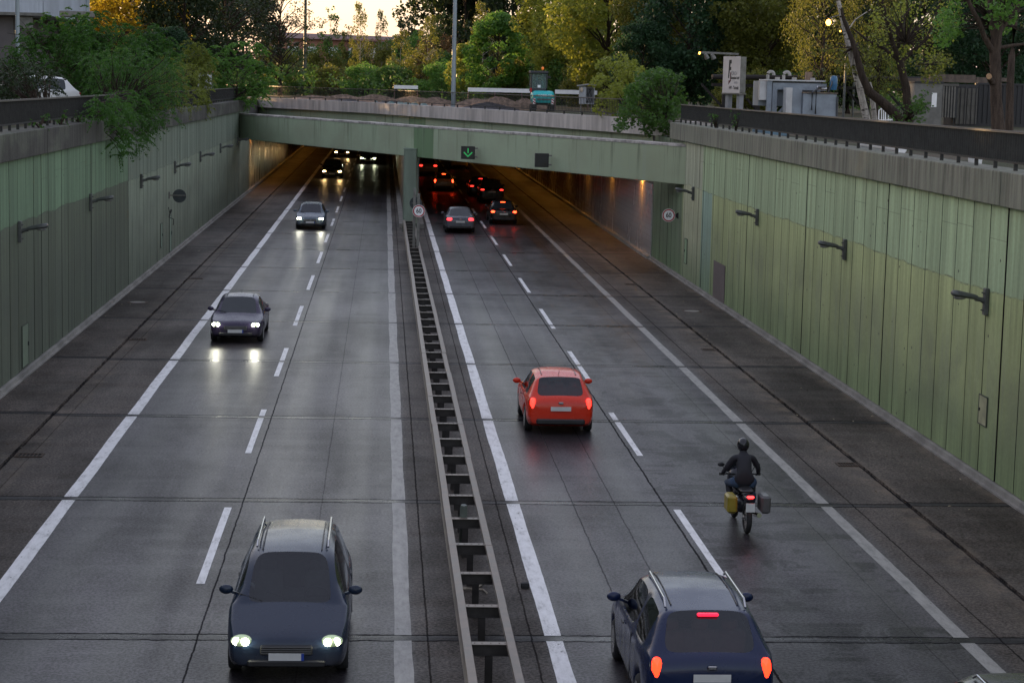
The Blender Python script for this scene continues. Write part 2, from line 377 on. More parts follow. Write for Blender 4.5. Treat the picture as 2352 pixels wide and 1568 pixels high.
# ------------------------------------------------------------------ retaining walls
def mat_wall(name, left):
    t = NT(name); X, Y, Z = t.xyz()
    st = t.noise(t.pos((1.2,1.2,.06)), 2.2, 6, .65); cl = t.noise(t.pos((.3,.3,.5), off=(5,2,0)), 1, 5, .6, .4)
    fn = t.noise(t.pos(), 9, 4, .7)
    j0 = 62.1 if left else 43.4; w = 10.5/8 if left else 10.6/8
    bi = t.wn(t.m('FLOOR', t.m('DIVIDE', t.m('SUBTRACT', Y, j0), w)))
    zb = t.m('ADD', Z, t.m('MULTIPLY', t.m('SUBTRACT', t.noise(t.pos((.3,.3,.3)), 1.3, 3), .5), .35))
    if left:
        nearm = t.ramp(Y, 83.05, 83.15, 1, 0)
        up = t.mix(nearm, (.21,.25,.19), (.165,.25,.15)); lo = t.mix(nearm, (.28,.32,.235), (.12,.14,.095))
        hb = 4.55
    else:
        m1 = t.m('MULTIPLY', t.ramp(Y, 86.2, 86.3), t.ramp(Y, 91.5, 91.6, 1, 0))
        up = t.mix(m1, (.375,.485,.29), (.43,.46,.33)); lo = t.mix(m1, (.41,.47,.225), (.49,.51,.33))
        m2 = t.ramp(Y, 91.4, 92.3); up = t.mix(m2, up, (.15,.2,.13)); lo = t.mix(m2, lo, (.17,.24,.14))
        m3 = t.m('MULTIPLY', t.ramp(Y, 83.4, 83.5), t.ramp(Y, 86.1, 86.2, 1, 0)); lo = t.mix(m3, lo, (.30,.43,.34))
        hb = 4.45
    upm = t.ramp(zb, hb-.02, hb+.03)
    # lower field: dirt clouds and greener foot
    grime = t.m('MULTIPLY', t.ramp(t.m('ADD', t.m('MULTIPLY', st, .65), t.m('MULTIPLY', cl, .35)), .42, .60), t.m('MULTIPLY', t.ramp(Z, .2, 1.2), t.ramp(Z, 2.4, 4.2, 1, 0)))
    lo = t.mix(t.m('MULTIPLY', grime, .6), lo, (.14,.155,.115) if not left else (.075,.085,.07))
    lo = t.mix(t.ramp(zb, .0, 2.6, .75, 0), lo, (.15,.22,.11) if not left else (.11,.13,.095))
    c = t.mix(upm, lo, up)
    seam = t.m('MULTIPLY', t.line(zb, hb, .025), t.ramp(st, .42, .6)); c = t.mix(t.m('MULTIPLY', seam, .6), c, (.06,.07,.05))
    s2 = t.m('MULTIPLY', t.line(t.m('SUBTRACT', Z, t.m('MULTIPLY', bi, .5)), 5.35, .012), t.ramp(bi, .5, .6)); c = t.mix(t.m('MULTIPLY', s2, .4), c, (.08,.09,.07))
    def mul(c, f):
        cc = t.n.new('ShaderNodeCombineColor')
        for i in range(3): t.L(f, cc.inputs[i])
        return t.mix(1, c, cc.outputs[0], 'MULTIPLY')
    c = mul(c, t.ramp(bi, 0, 1, .92, 1.06, False)); c = mul(c, t.ramp(st, .32, .68, .70, 1.18)); c = mul(c, t.ramp(fn, .3, .7, .93, 1.06))
    ds = t.m('MULTIPLY', t.ramp(t.noise(t.pos((2.5,2.5,.12), off=(1,8,0)), 1.5, 5, .7), .60, .75), t.ramp(Z, .5, 6.4, .8, .6)); c = t.mix(ds, c, (.11,.125,.09))
    vo = t.n.new('ShaderNodeTexVoronoi'); t.L(t.pos(), vo.inputs['Vector']); vo.inputs['Scale'].default_value = 1.7
    c = t.mix(t.m('MULTIPLY', t.ramp(vo.outputs['Distance'], .05, .08, 1, 0), t.ramp(bi, .3, .5)), c, (.05,.05,.04))
    t.pr(c, .62, 0, .35, t.bump(t.m('ADD', st, fn), .004)); return t.mat
M_WL, M_WR = mat_wall('green_wall_paint_with_shade', True), mat_wall('green_wall_paint', False)  # left wall colours are darkened to stand for its weaker light
M_DARKGAP = simple('dark_joint_shade', (.012,.011,.009), .9)
def mat_coping(name, col):
    t = NT(name); Z = t.xyz()[2]
    st = t.noise(t.pos((1.6,1.6,.12)), 2.0, 6, .7); cl = t.noise(t.pos((.25,.25,.6)), 1.2, 5)
    c = t.mix(t.ramp(st, .35, .68), col, tuple(x*.5 for x in col))
    c = t.mix(t.ramp(cl, .45, .7, 0, .5), c, (.20,.22,.16))
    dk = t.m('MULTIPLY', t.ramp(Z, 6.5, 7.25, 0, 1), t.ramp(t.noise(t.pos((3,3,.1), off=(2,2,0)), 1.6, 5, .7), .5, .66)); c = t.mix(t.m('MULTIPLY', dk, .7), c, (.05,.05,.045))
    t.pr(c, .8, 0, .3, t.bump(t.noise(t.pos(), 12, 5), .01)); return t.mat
M_COP = mat_coping('weathered_coping_concrete', (.235,.24,.19)); M_COPD = mat_coping('dark_coping_concrete', (.085,.08,.07))  # left coping has the darker concrete colour
M_RAIL = simple('dark_railing_paint', (.040,.040,.038), .7, 0, .3, 4, spec=.25); M_RAILTOP = simple('railing_cap', (.10,.092,.08), .6, .1, .3, 4)
def retaining_wall(x, sgn, y0, y1, joints, w, label, mat, matc, yend):
    root = thing('retaining_wall', (x, (y0+y1)/2, 0), label, 'wall')
    off = Vector((-x, -(y0+y1)/2, 0))
    def fin(mb, n, m, **k): return mb.xf(Matrix.Translation(off)).build(n, m, root, **k)
    f = MB(); y = joints[0]-12*w*8
    while y < y1:
        big = abs(((y-joints[0])/(w*8)) % 1) < .01 or abs(((y-joints[0])/(w*8)) % 1) > .99
        a = max(y+(.09 if big else .022), y0); b = min(y+w-.022, y1)
        if b > a and a < y1:
            d = random.uniform(0, .006)
            q0 = len(f.m); f.box(*(sorted((x+sgn*d, x+sgn*.12))), a, b, .22, 6.42); f.m[q0+2] = f.m[q0+3] = 1  # board side faces coloured dark to stand for shade in the grooves
        y += w
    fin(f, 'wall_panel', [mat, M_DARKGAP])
    # backing and footing ledge
    b = MB(); b.box(*sorted((x+sgn*.121, x+sgn*.6)), y0, y1, -.1, 6.38); fin(b, 'backing', M_DARKGAP)
    b = MB(); b.box(*sorted((x-sgn*.10, x+sgn*.12)), y0, y1, .0, .2); b.box(*sorted((x-sgn*.18, x-sgn*.1)), y0, y1, .0, .09); fin(b, 'footing', M_CONC)
    c = MB(); y = joints[0]-12*w*8+.25
    while y < yend:
        a, e = max(y+.03, y0), min(y+w*8-.03, yend)
        if e > a: c.box(*sorted((x-sgn*.16, x+sgn*.75)), a, e, 6.421, 7.2)
        y += w*8
    o = fin(c, 'coping', matc); bevel(o, .025)
    return root
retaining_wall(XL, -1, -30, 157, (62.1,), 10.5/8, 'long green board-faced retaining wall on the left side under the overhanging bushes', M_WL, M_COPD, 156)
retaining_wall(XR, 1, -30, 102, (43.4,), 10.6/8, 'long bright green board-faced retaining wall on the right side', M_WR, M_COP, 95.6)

def railing(pts, zb, zt, label, sp=.125, post=2.0, bw=.03, bd=.05, closed=False):
    root = thing('railing', (pts[0][0], pts[0][1], zb), label, 'railing', 'railings along the top of the cutting')
    off = Matrix.Translation((-pts[0][0], -pts[0][1], -zb))
    s, r = MB(), MB(); p = s
    for (xa, ya), (xb, yb) in zip(pts[:-1], pts[1:]):
        A, B = Vector((xa, ya, 0)), Vector((xb, yb, 0)); L = (B-A).length; d = (B-A)/L
        r.bar((xa, ya, zt-.025), (xb, yb, zt-.025), .09, .05)
        s.bar((xa, ya, zb+.18), (xb, yb, zb+.18), .05, .05)
        n = int(L/sp)
        for i in range(n):
            q = A+d*((i+.5)*L/n); a = math.atan2(d.y, d.x)
            s.box(q.x-bw/2, q.x+bw/2, q.y-bd/2, q.y+bd/2, zb+.2, zt-.045, rz=a)
        n = max(1, int(L/post))
        for i in range(n+1):
            q = A+d*(i*L/n); p.box(q.x-.035, q.x+.035, q.y-.04, q.y+.04, zb, zb+.17, rz=math.atan2(d.y, d.x))
    s.xf(off).build('bars', M_RAIL, root); r.xf(off).build('handrail', M_RAILTOP, root)
    return root
railing([(XL-.3, 30), (XL-.3, 155)], 7.2, 8.09, 'dark barred railing on the left coping half hidden by bushes', sp=.18, post=1.3, bw=.014, bd=.06)
railing([(XR+.28, 20), (XR+.28, 95)], 7.2, 8.08, 'dark barred railing along the right coping in front of the works yard', sp=.18, post=1.5, bw=.014, bd=.06)
railing([(x, y) for x, y in PAR[:-1]], 7.2, 8.2, 'olive barred railing on the bridge parapet in front of the sand heaps', sp=.225, post=2.6, bw=.024, bd=.022)

# ------------------------------------------------------------------ bridge / tunnel portal
def mat_girder():
    t = NT('green_girder_paint'); X, Y, Z = t.xyz()
    st = t.noise(t.pos((.8,.8,.05)), 2.4, 6, .7); cl = t.noise(t.pos((.4,.4,.6)), 1, 5, .6)
    c = t.mix(t.ramp(cl, .35, .65), (.40,.48,.33), (.36,.41,.285))
    pm = t.m('MULTIPLY', t.ramp(X, 1.75, 1.78), t.ramp(X, 2.85, 2.88, 1, 0)); c = t.mix(pm, c, (.18,.28,.15))
    c = t.mix(t.m('MULTIPLY', t.ramp(X, -10.4, -5, 1, 0), .35), c, (.14,.22,.15))  # left end darkened in colour for the shading of its corner
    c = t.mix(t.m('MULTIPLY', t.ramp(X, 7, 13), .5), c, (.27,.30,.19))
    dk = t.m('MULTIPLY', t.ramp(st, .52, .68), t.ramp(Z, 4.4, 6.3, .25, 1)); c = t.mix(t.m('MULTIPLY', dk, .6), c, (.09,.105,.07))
    lt = t.ramp(t.noise(t.pos((1.1,1.1,.04), off=(4,4,0)), 2, 4), .58, .7, 0, .35); c = t.mix(lt, c, (.33,.38,.29))
    t.pr(c, .6, 0, .35, t.bump(st, .005)); return t.mat
M_GIRD = mat_girder()
M_PARC = simple('pale_parapet_concrete', (.50,.455,.42), .8, 0, .3, 1.6, streak=True, bmp=.004)
M_LEDGE = simple('chipped_ledge_concrete', (.45,.42,.39), .8, 0, .5, 2.0, bmp=.01)
br = thing('portal_girder', tuple((BA+BB)/2), 'long pale green girder spanning the road diagonally above the tunnel mouths', 'girder')
offB = Matrix.Translation(-(BA+BB)/2)
def skew_box(mb, a, b, d0, d1, z0, z1):
    # prism along the girder line, a..b distance along, d0..d1 depth behind the face
    A = BA+BD*a; B = BA+BD*b; q = [A-BN*d0, B-BN*d0, B-BN*d1, A-BN*d1]
    vs = [(p.x, p.y, z) for z in (z0, z1) for p in q]
    mb.add(vs, [(3,2,1,0),(4,5,6,7),(0,1,5,4),(1,2,6,5),(2,3,7,6),(3,0,4,7)]); return mb
LB = (BB-BA).length
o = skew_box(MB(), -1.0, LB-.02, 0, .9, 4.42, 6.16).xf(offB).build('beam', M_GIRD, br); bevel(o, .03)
lm = MB(); a = -1.0
while a < LB-.1:
    e = min(a+random.uniform(.7, 2.0), LB-.02); skew_box(lm, a, e, -.03+random.uniform(0,.012), .93, 6.163, 6.27+random.uniform(-.012, .012)); a = e+.004
lm.xf(offB).build('ledge', M_LEDGE, br)
# parapet, fascia behind the girder
pr_ = thing('bridge_parapet', (0, 150, 6.4), 'pale grey concrete parapet band of the road bridge above the girder', 'parapet')
def band(pts, th, z0, z1, shift=0):
    mb = MB()
    for (xa, ya), (xb, yb) in zip(pts[:-1], pts[1:]):
        d = Vector((xb-xa, yb-ya, 0)).normalized(); n = Vector((-d.y, d.x, 0))
        if n.y < 0: n = -n
        q = [Vector((xa, ya, 0))+n*shift, Vector((xb, yb, 0))+n*shift, Vector((xb, yb, 0))+n*(shift+th), Vector((xa, ya, 0))+n*(shift+th)]
        mb.add([(p.x, p.y, z) for z in (z0, z1) for p in q], [(3,2,1,0),(4,5,6,7),(0,1,5,4),(1,2,6,5),(2,3,7,6),(3,0,4,7)])
    return mb
offP = Matrix.Translation((0, -150, -6.4))
band(PAR, .8, 6.4, 7.2, -.25).xf(offP).build('parapet_band', M_PARC, pr_)
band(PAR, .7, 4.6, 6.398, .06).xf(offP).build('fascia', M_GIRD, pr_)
# tunnel: roof slab, side walls, centre wall
M_SOFF = simple('sooty_concrete', (.06,.055,.05), .85, 0, .4, 1.2)
def mat_tiles():
    t = NT('tunnel_tiles'); X, Y, Z = t.xyz()
    gy = t.m('ABSOLUTE', t.m('SUBTRACT', t.m('FRACT', t.m('DIVIDE', Y, .3)), .5)); gz = t.m('ABSOLUTE', t.m('SUBTRACT', t.m('FRACT', t.m('DIVIDE', Z, .3)), .5))
    g = t.ramp(t.m('MAXIMUM', gy, gz), .46, .49); n = t.noise(t.pos((.5,.5,.3)), 1.2, 5)
    c = t.mix(t.ramp(n, .3, .7), (.62,.60,.59), (.42,.40,.39)); c = t.mix(t.m('MULTIPLY', g, .6), c, (.1,.09,.085))
    c = t.mix(t.ramp(Z, .3, 1.6, .45, 0), c, (.10,.085,.075))
    t.pr(c, t.ramp(n, .3, .7, .16, .32), 0, .5, t.bump(g, .004, -1)); return t.mat
M_TILE = mat_tiles()
tn = thing('tunnel', (1.7, 200, 0), 'dark twin-tube road tunnel behind the green girder', 'tunnel')
offT = Matrix.Translation((-1.7, -200, 0))
sl = MB(); yE = 430
ps = [(x, y+.3) for x, y in PAR]; 
for (xa, ya), (xb, yb) in zip(ps[:-1], ps[1:]):
    vs = [(xa, ya, z) for z in (4.75, 5.2)]+[(xb, yb, z) for z in (4.75, 5.2)]+[(xb, yE, z) for z in (4.75, 5.2)]+[(xa, yE, z) for z in (4.75, 5.2)]
    sl.add(vs, [(0,2,4,6),(7,5,3,1),(0,1,3,2),(2,3,5,4),(4,5,7,6),(6,7,1,0)])
sl.xf(offT).build('roof_slab', M_SOFF, tn)
w = MB(); w.box(XR-.05, XR+.5, 102.01, yE, 0, 3.9); w.xf(offT).build('side_wall', M_TILE, tn)
w = MB(); w.box(XL-.5, XL-.06, 157.01, yE, 0, 3.9); w.xf(offT).build('side_wall', simple('dark_brown_glazed_wall', (.085,.052,.034), .3, 0, .4, 1.2, streak=True), tn)  # left tunnel wall in a darker, browner colour than the right tiles
w = MB(); w.box(XL-.5, XL-.1, 157.01, yE, 3.901, 4.75); w.box(XR+.0, XR+.5, 102.01, yE, 3.901, 4.75); w.box(XL-.5, XR+.5, yE, yE+.3, 0, 4.75); w.box(XR+.001, XR+.5, 102.01, 125, 4.75, 7.0); w.box(XL-.5, XL-.1, 157.01, 176, 4.75, 7.0); w.xf(offT).build('upper_wall', M_SOFF, tn)
w = MB(); w.box(1.3, 2.15, 121, yE, 0, 4.75); w.xf(offT).build('centre_wall', simple('dark_tunnel_wall', (.13,.12,.105), .5, 0, .3, 1), tn)
w = MB(); w.box(1.0, 1.3, 121, yE, 0, .28); w.box(2.15, 2.5, 121, yE, 0, .28); w.box(XL-.06, XL+.2, 157, yE, .0, .2); w.box(XR-.25, XR-.05, 102, yE, .0, .2); w.xf(offT).build('kerb', M_CONC, tn)
# portal pillar
pil = thing('portal_pillar', (1.62, 118.75, 0), 'green six-sided pillar holding the girder between the two tunnel mouths', 'pillar')
hexv = [(-.36,-.5),(.30,-.5),(.43,-.28),(.43,.9),(-.43,.9),(-.43,-.3)]
m = MB(); m.add([(x, y, z) for z in (.5, 4.86) for x, y in hexv], [tuple(range(5,-1,-1)), tuple(range(6,12))]+[(i, (i+1)%6, 6+(i+1)%6, 6+i) for i in range(6)])
bevel(m.build('shaft', simple('bluish_green_paint', (.23,.29,.225), .6, 0, .25, 1.5, streak=True), pil), .02)
m = MB(); m.add([(x*1.02, y*1.02, z) for z in (0, .498) for x, y in hexv], [tuple(range(5,-1,-1)), tuple(range(6,12))]+[(i, (i+1)%6, 6+(i+1)%6, 6+i) for i in range(6)])
m.build('foot', simple('dark_green_paint', (.05,.085,.06), .6), pil)
m = MB(); m.add([(x*1.06, y*1.04, z) for z in (4.862, 4.92) for x, y in hexv], [tuple(range(5,-1,-1)), tuple(range(6,12))]+[(i, (i+1)%6, 6+(i+1)%6, 6+i) for i in range(6)])
m.build('cap', simple('bluish_green_paint', (.23,.29,.225)), pil)

# ------------------------------------------------------------------ tunnel lamps (lit, sodium)
M_SOD = emit('sodium_glow', (1.0,.42,.06), 25)
M_LAMPG = simple('lamp_grey', (.09,.095,.09), .45, .2, .3, 5)
def tunnel_lamp(x, y, sgn, k, side):
    num = ['first','second','third','fourth','fifth','sixth','seventh','eighth','ninth','tenth'][k]
    o = thing('tunnel_lamp', (x, y, 4.3), f'small orange lamp high on the {side} tunnel wall, {num} inside the mouth', 'lamp', 'orange lamps inside the tunnel')
    MB().cbox(sgn*-.22, 0, 0, .2, .7, .12, .02).build('housing', M_LAMPG, o)
    MB().box(sgn*-.22-.08, sgn*-.22+.08, -.3, .3, -.085, -.062).build('glowing_tube', M_SOD, o)
    MB().bar((sgn*-.14, 0, .02), (sgn*.1, 0, .02), .05, .05).build('bracket', M_LAMPG, o)
    l = bpy.data.lights.new('sodium', 'AREA'); l.shape = 'RECTANGLE'; l.size = .16; l.size_y = .6; l.energy = TL; l.color = (1.0, .40, .06); l.spread = 2.9
    lo = bpy.data.objects.new('sodium_light', l); COL.objects.link(lo); lo.parent = o; lo.location = (sgn*-.22, 0, -.1); lo.rotation_euler = (0, sgn*.25, 0); l.energy = TL*(1.9 if side == 'right' else 1)
TL = 5
for k in range(8): tunnel_lamp(XL-.06, 160+14.1*k, -1, k, 'left')
for k in range(10): tunnel_lamp(XR-.05, 106+14.1*k, 1, k, 'right')

# ------------------------------------------------------------------ unlit wall lamps
def wall_lamp(sgn):
    # origin at wall, arm points to -sgn x
    o = thing('wall_lamp', (0,0,0), 'x', 'lamp')
    b = MB(); b.cbox(-sgn*.05, 0, 0, .1, .2, .62, .015); 
    for z in (-.2, .2):
        for y in (-.06,.06): b.cbox(-sgn*.12, y, z, .05, .03, .03, .005)
    b.build('bracket_plate', M_LAMPG, o)
    MB().tube([(-sgn*.1, 0, .02), (-sgn*.18, 0, .05), (-sgn*.30, 0, .07)], [.07,.055,.06], 10).build('arm', M_LAMPG, o, smooth=60)
    h = MB(); prof = [(.42,.07,.06),(.55,.1,.08),(.85,.13,.09),(1.15,.15,.10),(1.36,.14,.09),(1.43,.08,.05)]
    vs = []; n = 10
    for x, w_, hh in [(a*.6, b, c_) for a, b, c_ in prof]:
        for k in range(n):
            t_ = 2*PI*k/n; zz = math.sin(t_)*hh; zz = zz if zz > 0 else zz*.6
            vs.append((-sgn*x, math.cos(t_)*w_, +.08+(x-.24)*.16+zz))
    fs = [(k*n+i, k*n+(i+1)%n, (k+1)*n+(i+1)%n, (k+1)*n+i) for k in range(len(prof)-1) for i in range(n)]+[tuple(range(n)), tuple(range((len(prof)-1)*n, len(prof)*n))]
    h.add(vs, fs); h.build('lamp_head', M_LAMPG, o, smooth=60)
    MB().ball((-sgn*.66, 0, .085), (.15, .1, .05), 12, 8).build('lens', simple('lamp_lens', (.2,.2,.19), .2), o, smooth=180)
    return o
lefts = [(58.19,'nearest the camera'),(72.2,'second from the camera'),(87.21,'third from the camera, just past the darker paint'),(101.19,'fourth from the camera, above the round disc'),(115.14,'fifth from the camera'),(129.19,'sixth from the camera'),(144.2,'last, tucked against the girder')]
rights = [(44.6,'nearest the camera, above the metal hatch'),(58.77,'second from the camera'),(72.96,'third from the camera'),(88.42,'last, beside the end of the girder')]
wl = wall_lamp(-1); wr = wall_lamp(1)
for i, (y, d) in enumerate(lefts):
    o = wl if i == 0 else copy_tree(wl); o.location = (XL, y, 4.32); tag(o, f'unlit arm lamp on the left wall, {d}', 'lamp', 'unlit lamps on the green walls')
for i, (y, d) in enumerate(rights):
    o = wr if i == 0 else copy_tree(wr); o.location = (XR, y, 4.18); tag(o, f'unlit arm lamp on the right wall, {d}', 'lamp', 'unlit lamps on the green walls')

# ------------------------------------------------------------------ signs
M_WHITE = simple('sign_white', (.9,.9,.9), .35, 0, .06); M_RED = simple('sign_red', (.42,.012,.02), .4, 0, .08); M_SBLK = simple('sign_black', (.015,.015,.015), .5)
M_GALV = simple('galvanised', (.20,.195,.18), .5, .5, .3, 3); M_BACK = simple('sign_back', (.05,.06,.065), .5, .2, .3)
def disc_sign(root, c, r=.31, face=True):
    x, y, z = c
    MB().lathe([(r, -.0),(r, .02)], 40, 'Y', c).build('disc', M_WHITE if face else M_BACK, root, smooth=30)
    if face:
        rg = MB(); n = 48
        vs = [(x+rr*math.cos(2*PI*k/n), y-.003, z+rr*math.sin(2*PI*k/n)) for rr in (r*.94, r*.76) for k in range(n)]
        rg.add(vs, [(k, (k+1)%n, n+(k+1)%n, n+k) for k in range(n)]); rg.build('red_ring', M_RED, root)
        text_obj('numerals', '60', r*1.0, M_SBLK, root, (x, y-.006, z), (PI/2, 0, 0), .86, .001, .006)
sg = thing('speed_sign', (XR, 93.0, 2.88), 'round 60 speed sign with a red ring on a bracket on the right wall', 'sign', 'round speed signs')
disc_sign(sg, (-.47, -.1, .02)); g = MB(); g.add([(0,-.03,.16),(0,-.03,-.14),(-.25,-.03,.0),(0,.03,.16),(0,.03,-.14),(-.25,.03,.0)], [(0,1,2),(5,4,3),(0,3,4,1),(1,4,5,2),(2,5,3,0)]); g.build('bracket', M_SBLK, sg)
ps_ = at(962, 485, 98.7)
sg = thing('speed_sign', (ps_.x+.02, 98.9, 0), 'round 60 speed sign on twin grey posts rising from the guardrail', 'sign', 'round speed signs')
disc_sign(sg, (-.02, -.14, ps_.z)); 
MB().box(-.11, .03, -.06, .06, 0, at(964, 445, 98.9).z).build('post', M_GALV, sg)
MB().box(-.30, -.16, .2, .32, 0, at(956, 433, 99.2).z).build('post', M_GALV, sg)
MB().bar((-.23, .26, ps_.z), (-.05, 0, ps_.z), .05, .05).build('clamp', M_GALV, sg)
b = at(955, 467, 99.5); sg2 = thing('speed_sign', (b.x, 99.5, 0), 'dark back of a round sign half hidden by the twin grey posts', 'sign')
disc_sign(sg2, (0, .05, b.z), .31, False); MB().bar((-.2, 0, b.z), (.15, -.05, b.z), .04, .05).build('clamp', M_GALV, sg2)
sg3 = thing('round_sign', (XL, 98.6, 3.03), 'dark back of a round sign on a horizontal arm from the left wall', 'sign')
disc_sign(sg3, (.52, .05, .0), .33, False); MB().bar((.0, 0, .03), (.86, 0, .03), .05, .06).build('arm', M_GALV, sg3); MB().box(.0, .07, -.09, .09, -.14, .2).build('wall_plate', M_GALV, sg3)
cab = MB(); cab.tube([(XL+.03, 98.2, 2.5), (XL+.1, 98.25, 2.2), (XL+.05, 98.3, 2.0), (XL+.25, 98.5, 1.9), (XL+.22, 98.7, 1.6)], .018, 6); cab.tube([(XL+.06, 98.3, 2.05), (XL+.14, 98.5, 2.35)], [.02,.05], 6)
tag(cab.build('loose_cable', M_BLACK), 'loose black cable dangling from the left wall below the round sign', 'cable')
# lane signals
def signal(px0, px1, Y, z0, z1, lit, label):
    x0, x1 = at(px0, 350, Y).x, at(px1, 350, Y).x; cx = (x0+x1)/2; w_ = x1-x0; h_ = z1-z0
    o = thing('lane_signal', (cx, Y, z0), label, 'traffic signal', 'lane signals on the girder')
    MB().cbox(0, .13, h_/2, w_, .26, h_, .02).build('housing', M_BLACK, o)
    f = MB(); t_ = .03
    f.box(-w_/2-.01, w_/2+.01, -.035, 0, h_, h_+.02); f.box(-w_/2-.01, -w_/2+.012, -.035, 0, 0, h_)
    f.build('rim', M_GALV, o)
    MB().box(-w_/2+.05, w_/2-.05, -.006, -.002, .05, h_-.05).build('screen', simple('signal_screen', (.012,.014,.015), .35), o)
    br_ = MB()
    for z in (.13, h_-.1): br_.box(w_/2, w_/2+.16, .05, .12, z-.04, z+.04)
    br_.build('bracket', M_GALV, o)
    if lit:
        a = MB(); c = h_/2
        a.box(-.03, .03, -.011, -.008, c-.02, c+.25)
        for s in (-1, 1):
            a.add([(0, -.0112, c-.24), (s*.0, -.0112, c-.16), (s*.22, -.0112, c+.06), (s*.25, -.0112, c+.0)], [(0,1,2,3) if s < 0 else (3,2,1,0)])
        a.build('green_arrow', emit('arrow_green', (.05,.8,.2), .05), o)
signal(1059, 1091, 110.6, 4.66, 5.36, True, 'square lane signal on the girder showing a green down arrow')
signal(1229, 1261, 102.6, 4.63, 5.33, False, 'square lane signal on the girder with a blank black screen')
# wall hatches
def hatch(x, y0, y1, z0, z1, sgn, label, mat):
    o = thing('wall_hatch', (x, (y0+y1)/2, z0), label, 'hatch'); w_ = (y1-y0)/2; h_ = z1-z0
    MB().box(*sorted((-sgn*.002, -sgn*.02)), -w_, w_, 0, h_).build('hatch_door', mat, o)
    f = MB(); e = .025
    for a in ((-w_-e, -w_, -e, h_+e), (w_, w_+e, -e, h_+e), (-w_, w_, h_, h_+e), (-w_, w_, -e, 0)): f.box(*sorted((-sgn*.001, -sgn*.03)), *a)
    f.build('frame', simple('dark_hatch_frame', (.06,.07,.05), .6), o)
    g = MB(); g.box(*sorted((-sgn*.02, -sgn*.05)), w_-.1, w_-.06, h_*.45, h_*.55); g.build('handle', M_BLACK, o)
p1 = at(2255, 1005, 45.9)
hatch(XR, 44.2, 44.8, 1.35, 2.0, 1, 'small beige metal hatch near the foot of the right wall', simple('beige_metal', (.36,.36,.22), .5, 0, .3))
hatch(XR, 89.9, 90.6, .9, 2.0, 1, 'narrow green hatch in the right wall below the 60 sign bracket', simple('mint_metal', (.26,.38,.22), .5, 0, .2))
hatch(XL, 98.9, 99.8, .25, 2.0, -1, 'tall narrow green door hatch in the left wall near the round sign', simple('sea_green_metal', (.18,.25,.19), .5, 0, .2))
hatch(XL, 95.0, 95.7, .8, 1.9, -1, 'small green hatch in the left wall, lower left of the round sign', simple('sea_green_metal', (.18,.25,.19)))
hatch(XL, 58.6, 59.6, .3, 1.5, -1, 'pale green hatch low in the left wall close to the camera', simple('dark_mint_metal', (.17,.22,.15), .5, 0, .2))
gb = MB(); gb.box(XR-.022, XR-.004, 79.6, 82.4, .22, 1.75); tag(gb.build('patch_panel', simple('brown_grey_patch', (.13,.105,.10), .7, 0, .3)), 'brown grey repair panel at the foot of the right wall', 'panel')

# ------------------------------------------------------------------ central guardrail
M_ZINC = simple('zinc_rail', (.20,.168,.14), .48, .3, .4, 2.5); M_ZDARK = simple('dark_steel', (.05,.045,.042), .55, .4, .3, 5)
gr = thing('guardrail', (1.65, 60, 0), 'double steel guardrail with ladder-like cross pieces down the middle of the road', 'guardrail')
def rail_x(y):
    return 1.29-.0008*(y-33), 1.99-.0035*(y-33)*.6
def w_rail(sgn):
    mb = MB(); prof = [(0,.44),(-.04,.47),(-.045,.52),(0,.57),(.03,.595),(0,.62),(-.045,.67),(-.045,.72),(-.03,.755),(.085,.765),(.095,.735)]
    y = -20; ys = []
    k = 0
    while y < 117.4:
        ye = min(y+4.2, 117.4); jx = random.uniform(-.008, .008); dz = random.uniform(-.006,.006)
        seg = []
        for yy in (y-.08, ye+.08):
            xr = rail_x(yy)[0 if sgn > 0 else 1]
            for (a, z) in prof: seg.append((xr+(a*sgn)+jx, yy, z+dz+(.004 if k % 2 else 0)))
        n = len(prof); mb.add(seg, [(i, i+1, n+i+1, n+i) for i in range(n-1)]); k += 1; y = ye
    return mb
for s in (1, -1):
    o = w_rail(s).build('rail', M_ZINC, gr); o.location = (-1.65, -60, 0)
    md = o.modifiers.new('t', 'SOLIDIFY'); md.thickness = .008; md.offset = 0
y = 38.84-2.1*14
sp0 = po0 = None; cnt = 0
while y < 117:
    a, b = rail_x(y)
    if sp0 is None:
        s = MB(); wd = .33
        s.box(-wd+.04, wd-.04, -.045, .045, .735, .752); s.box(-wd+.05, wd-.05, -.012, .012, .58, .734); s.box(-wd+.05, wd-.05, -.04, .04, .57, .582)
        s2 = MB(); s2.box(-wd+.04, wd-.04, -.08, .08, .753, .757)
        for q in (-.2,-.1,.02,.14,.22): s2.lathe([(.012,.757),(.012,.765)], 8, c=(q, .0, 0))
        p = MB(); p.box(-.055, .055, -.075, -.065, 0, .70); p.box(-.055, .055, .02, .03, 0, .70); p.box(-.006, .006, -.065, .02, 0, .70)
        s.f = s.f
        for v, m_ in ((s, 0), (s2, 1)): pass
        s.m = [0]*len(s.f); n0 = len(s.v); s.add(s2.v, s2.f, 1)
        sp0 = s.build('cross_piece', [M_ZDARK, M_ZINC], gr); po0 = p.build('post', M_ZDARK, gr); so, pp = sp0, po0
    else:
        so, pp = sp0.copy(), po0.copy(); COL.objects.link(so); COL.objects.link(pp)
    so.location = ((a+b)/2-1.65, y-60, 0); so.scale = ((b-a)/.66, 1, 1); pp.location = ((a+b)/2-1.65, y-60+.06, 0)
    cnt += 1; y += 2.1
bo = thing('bollard', (1.6, 36.85, 0), 'short slanted green post standing between the guardrail beams', 'post')
MB().tube([(.0,.25,0),(0,-.05,.95),(0,-.06,1.0)], [.07,.07,.055], 14).build('shaft', simple('grey_green_post', (.12,.14,.12), .5, 0, .3), bo, smooth=50)
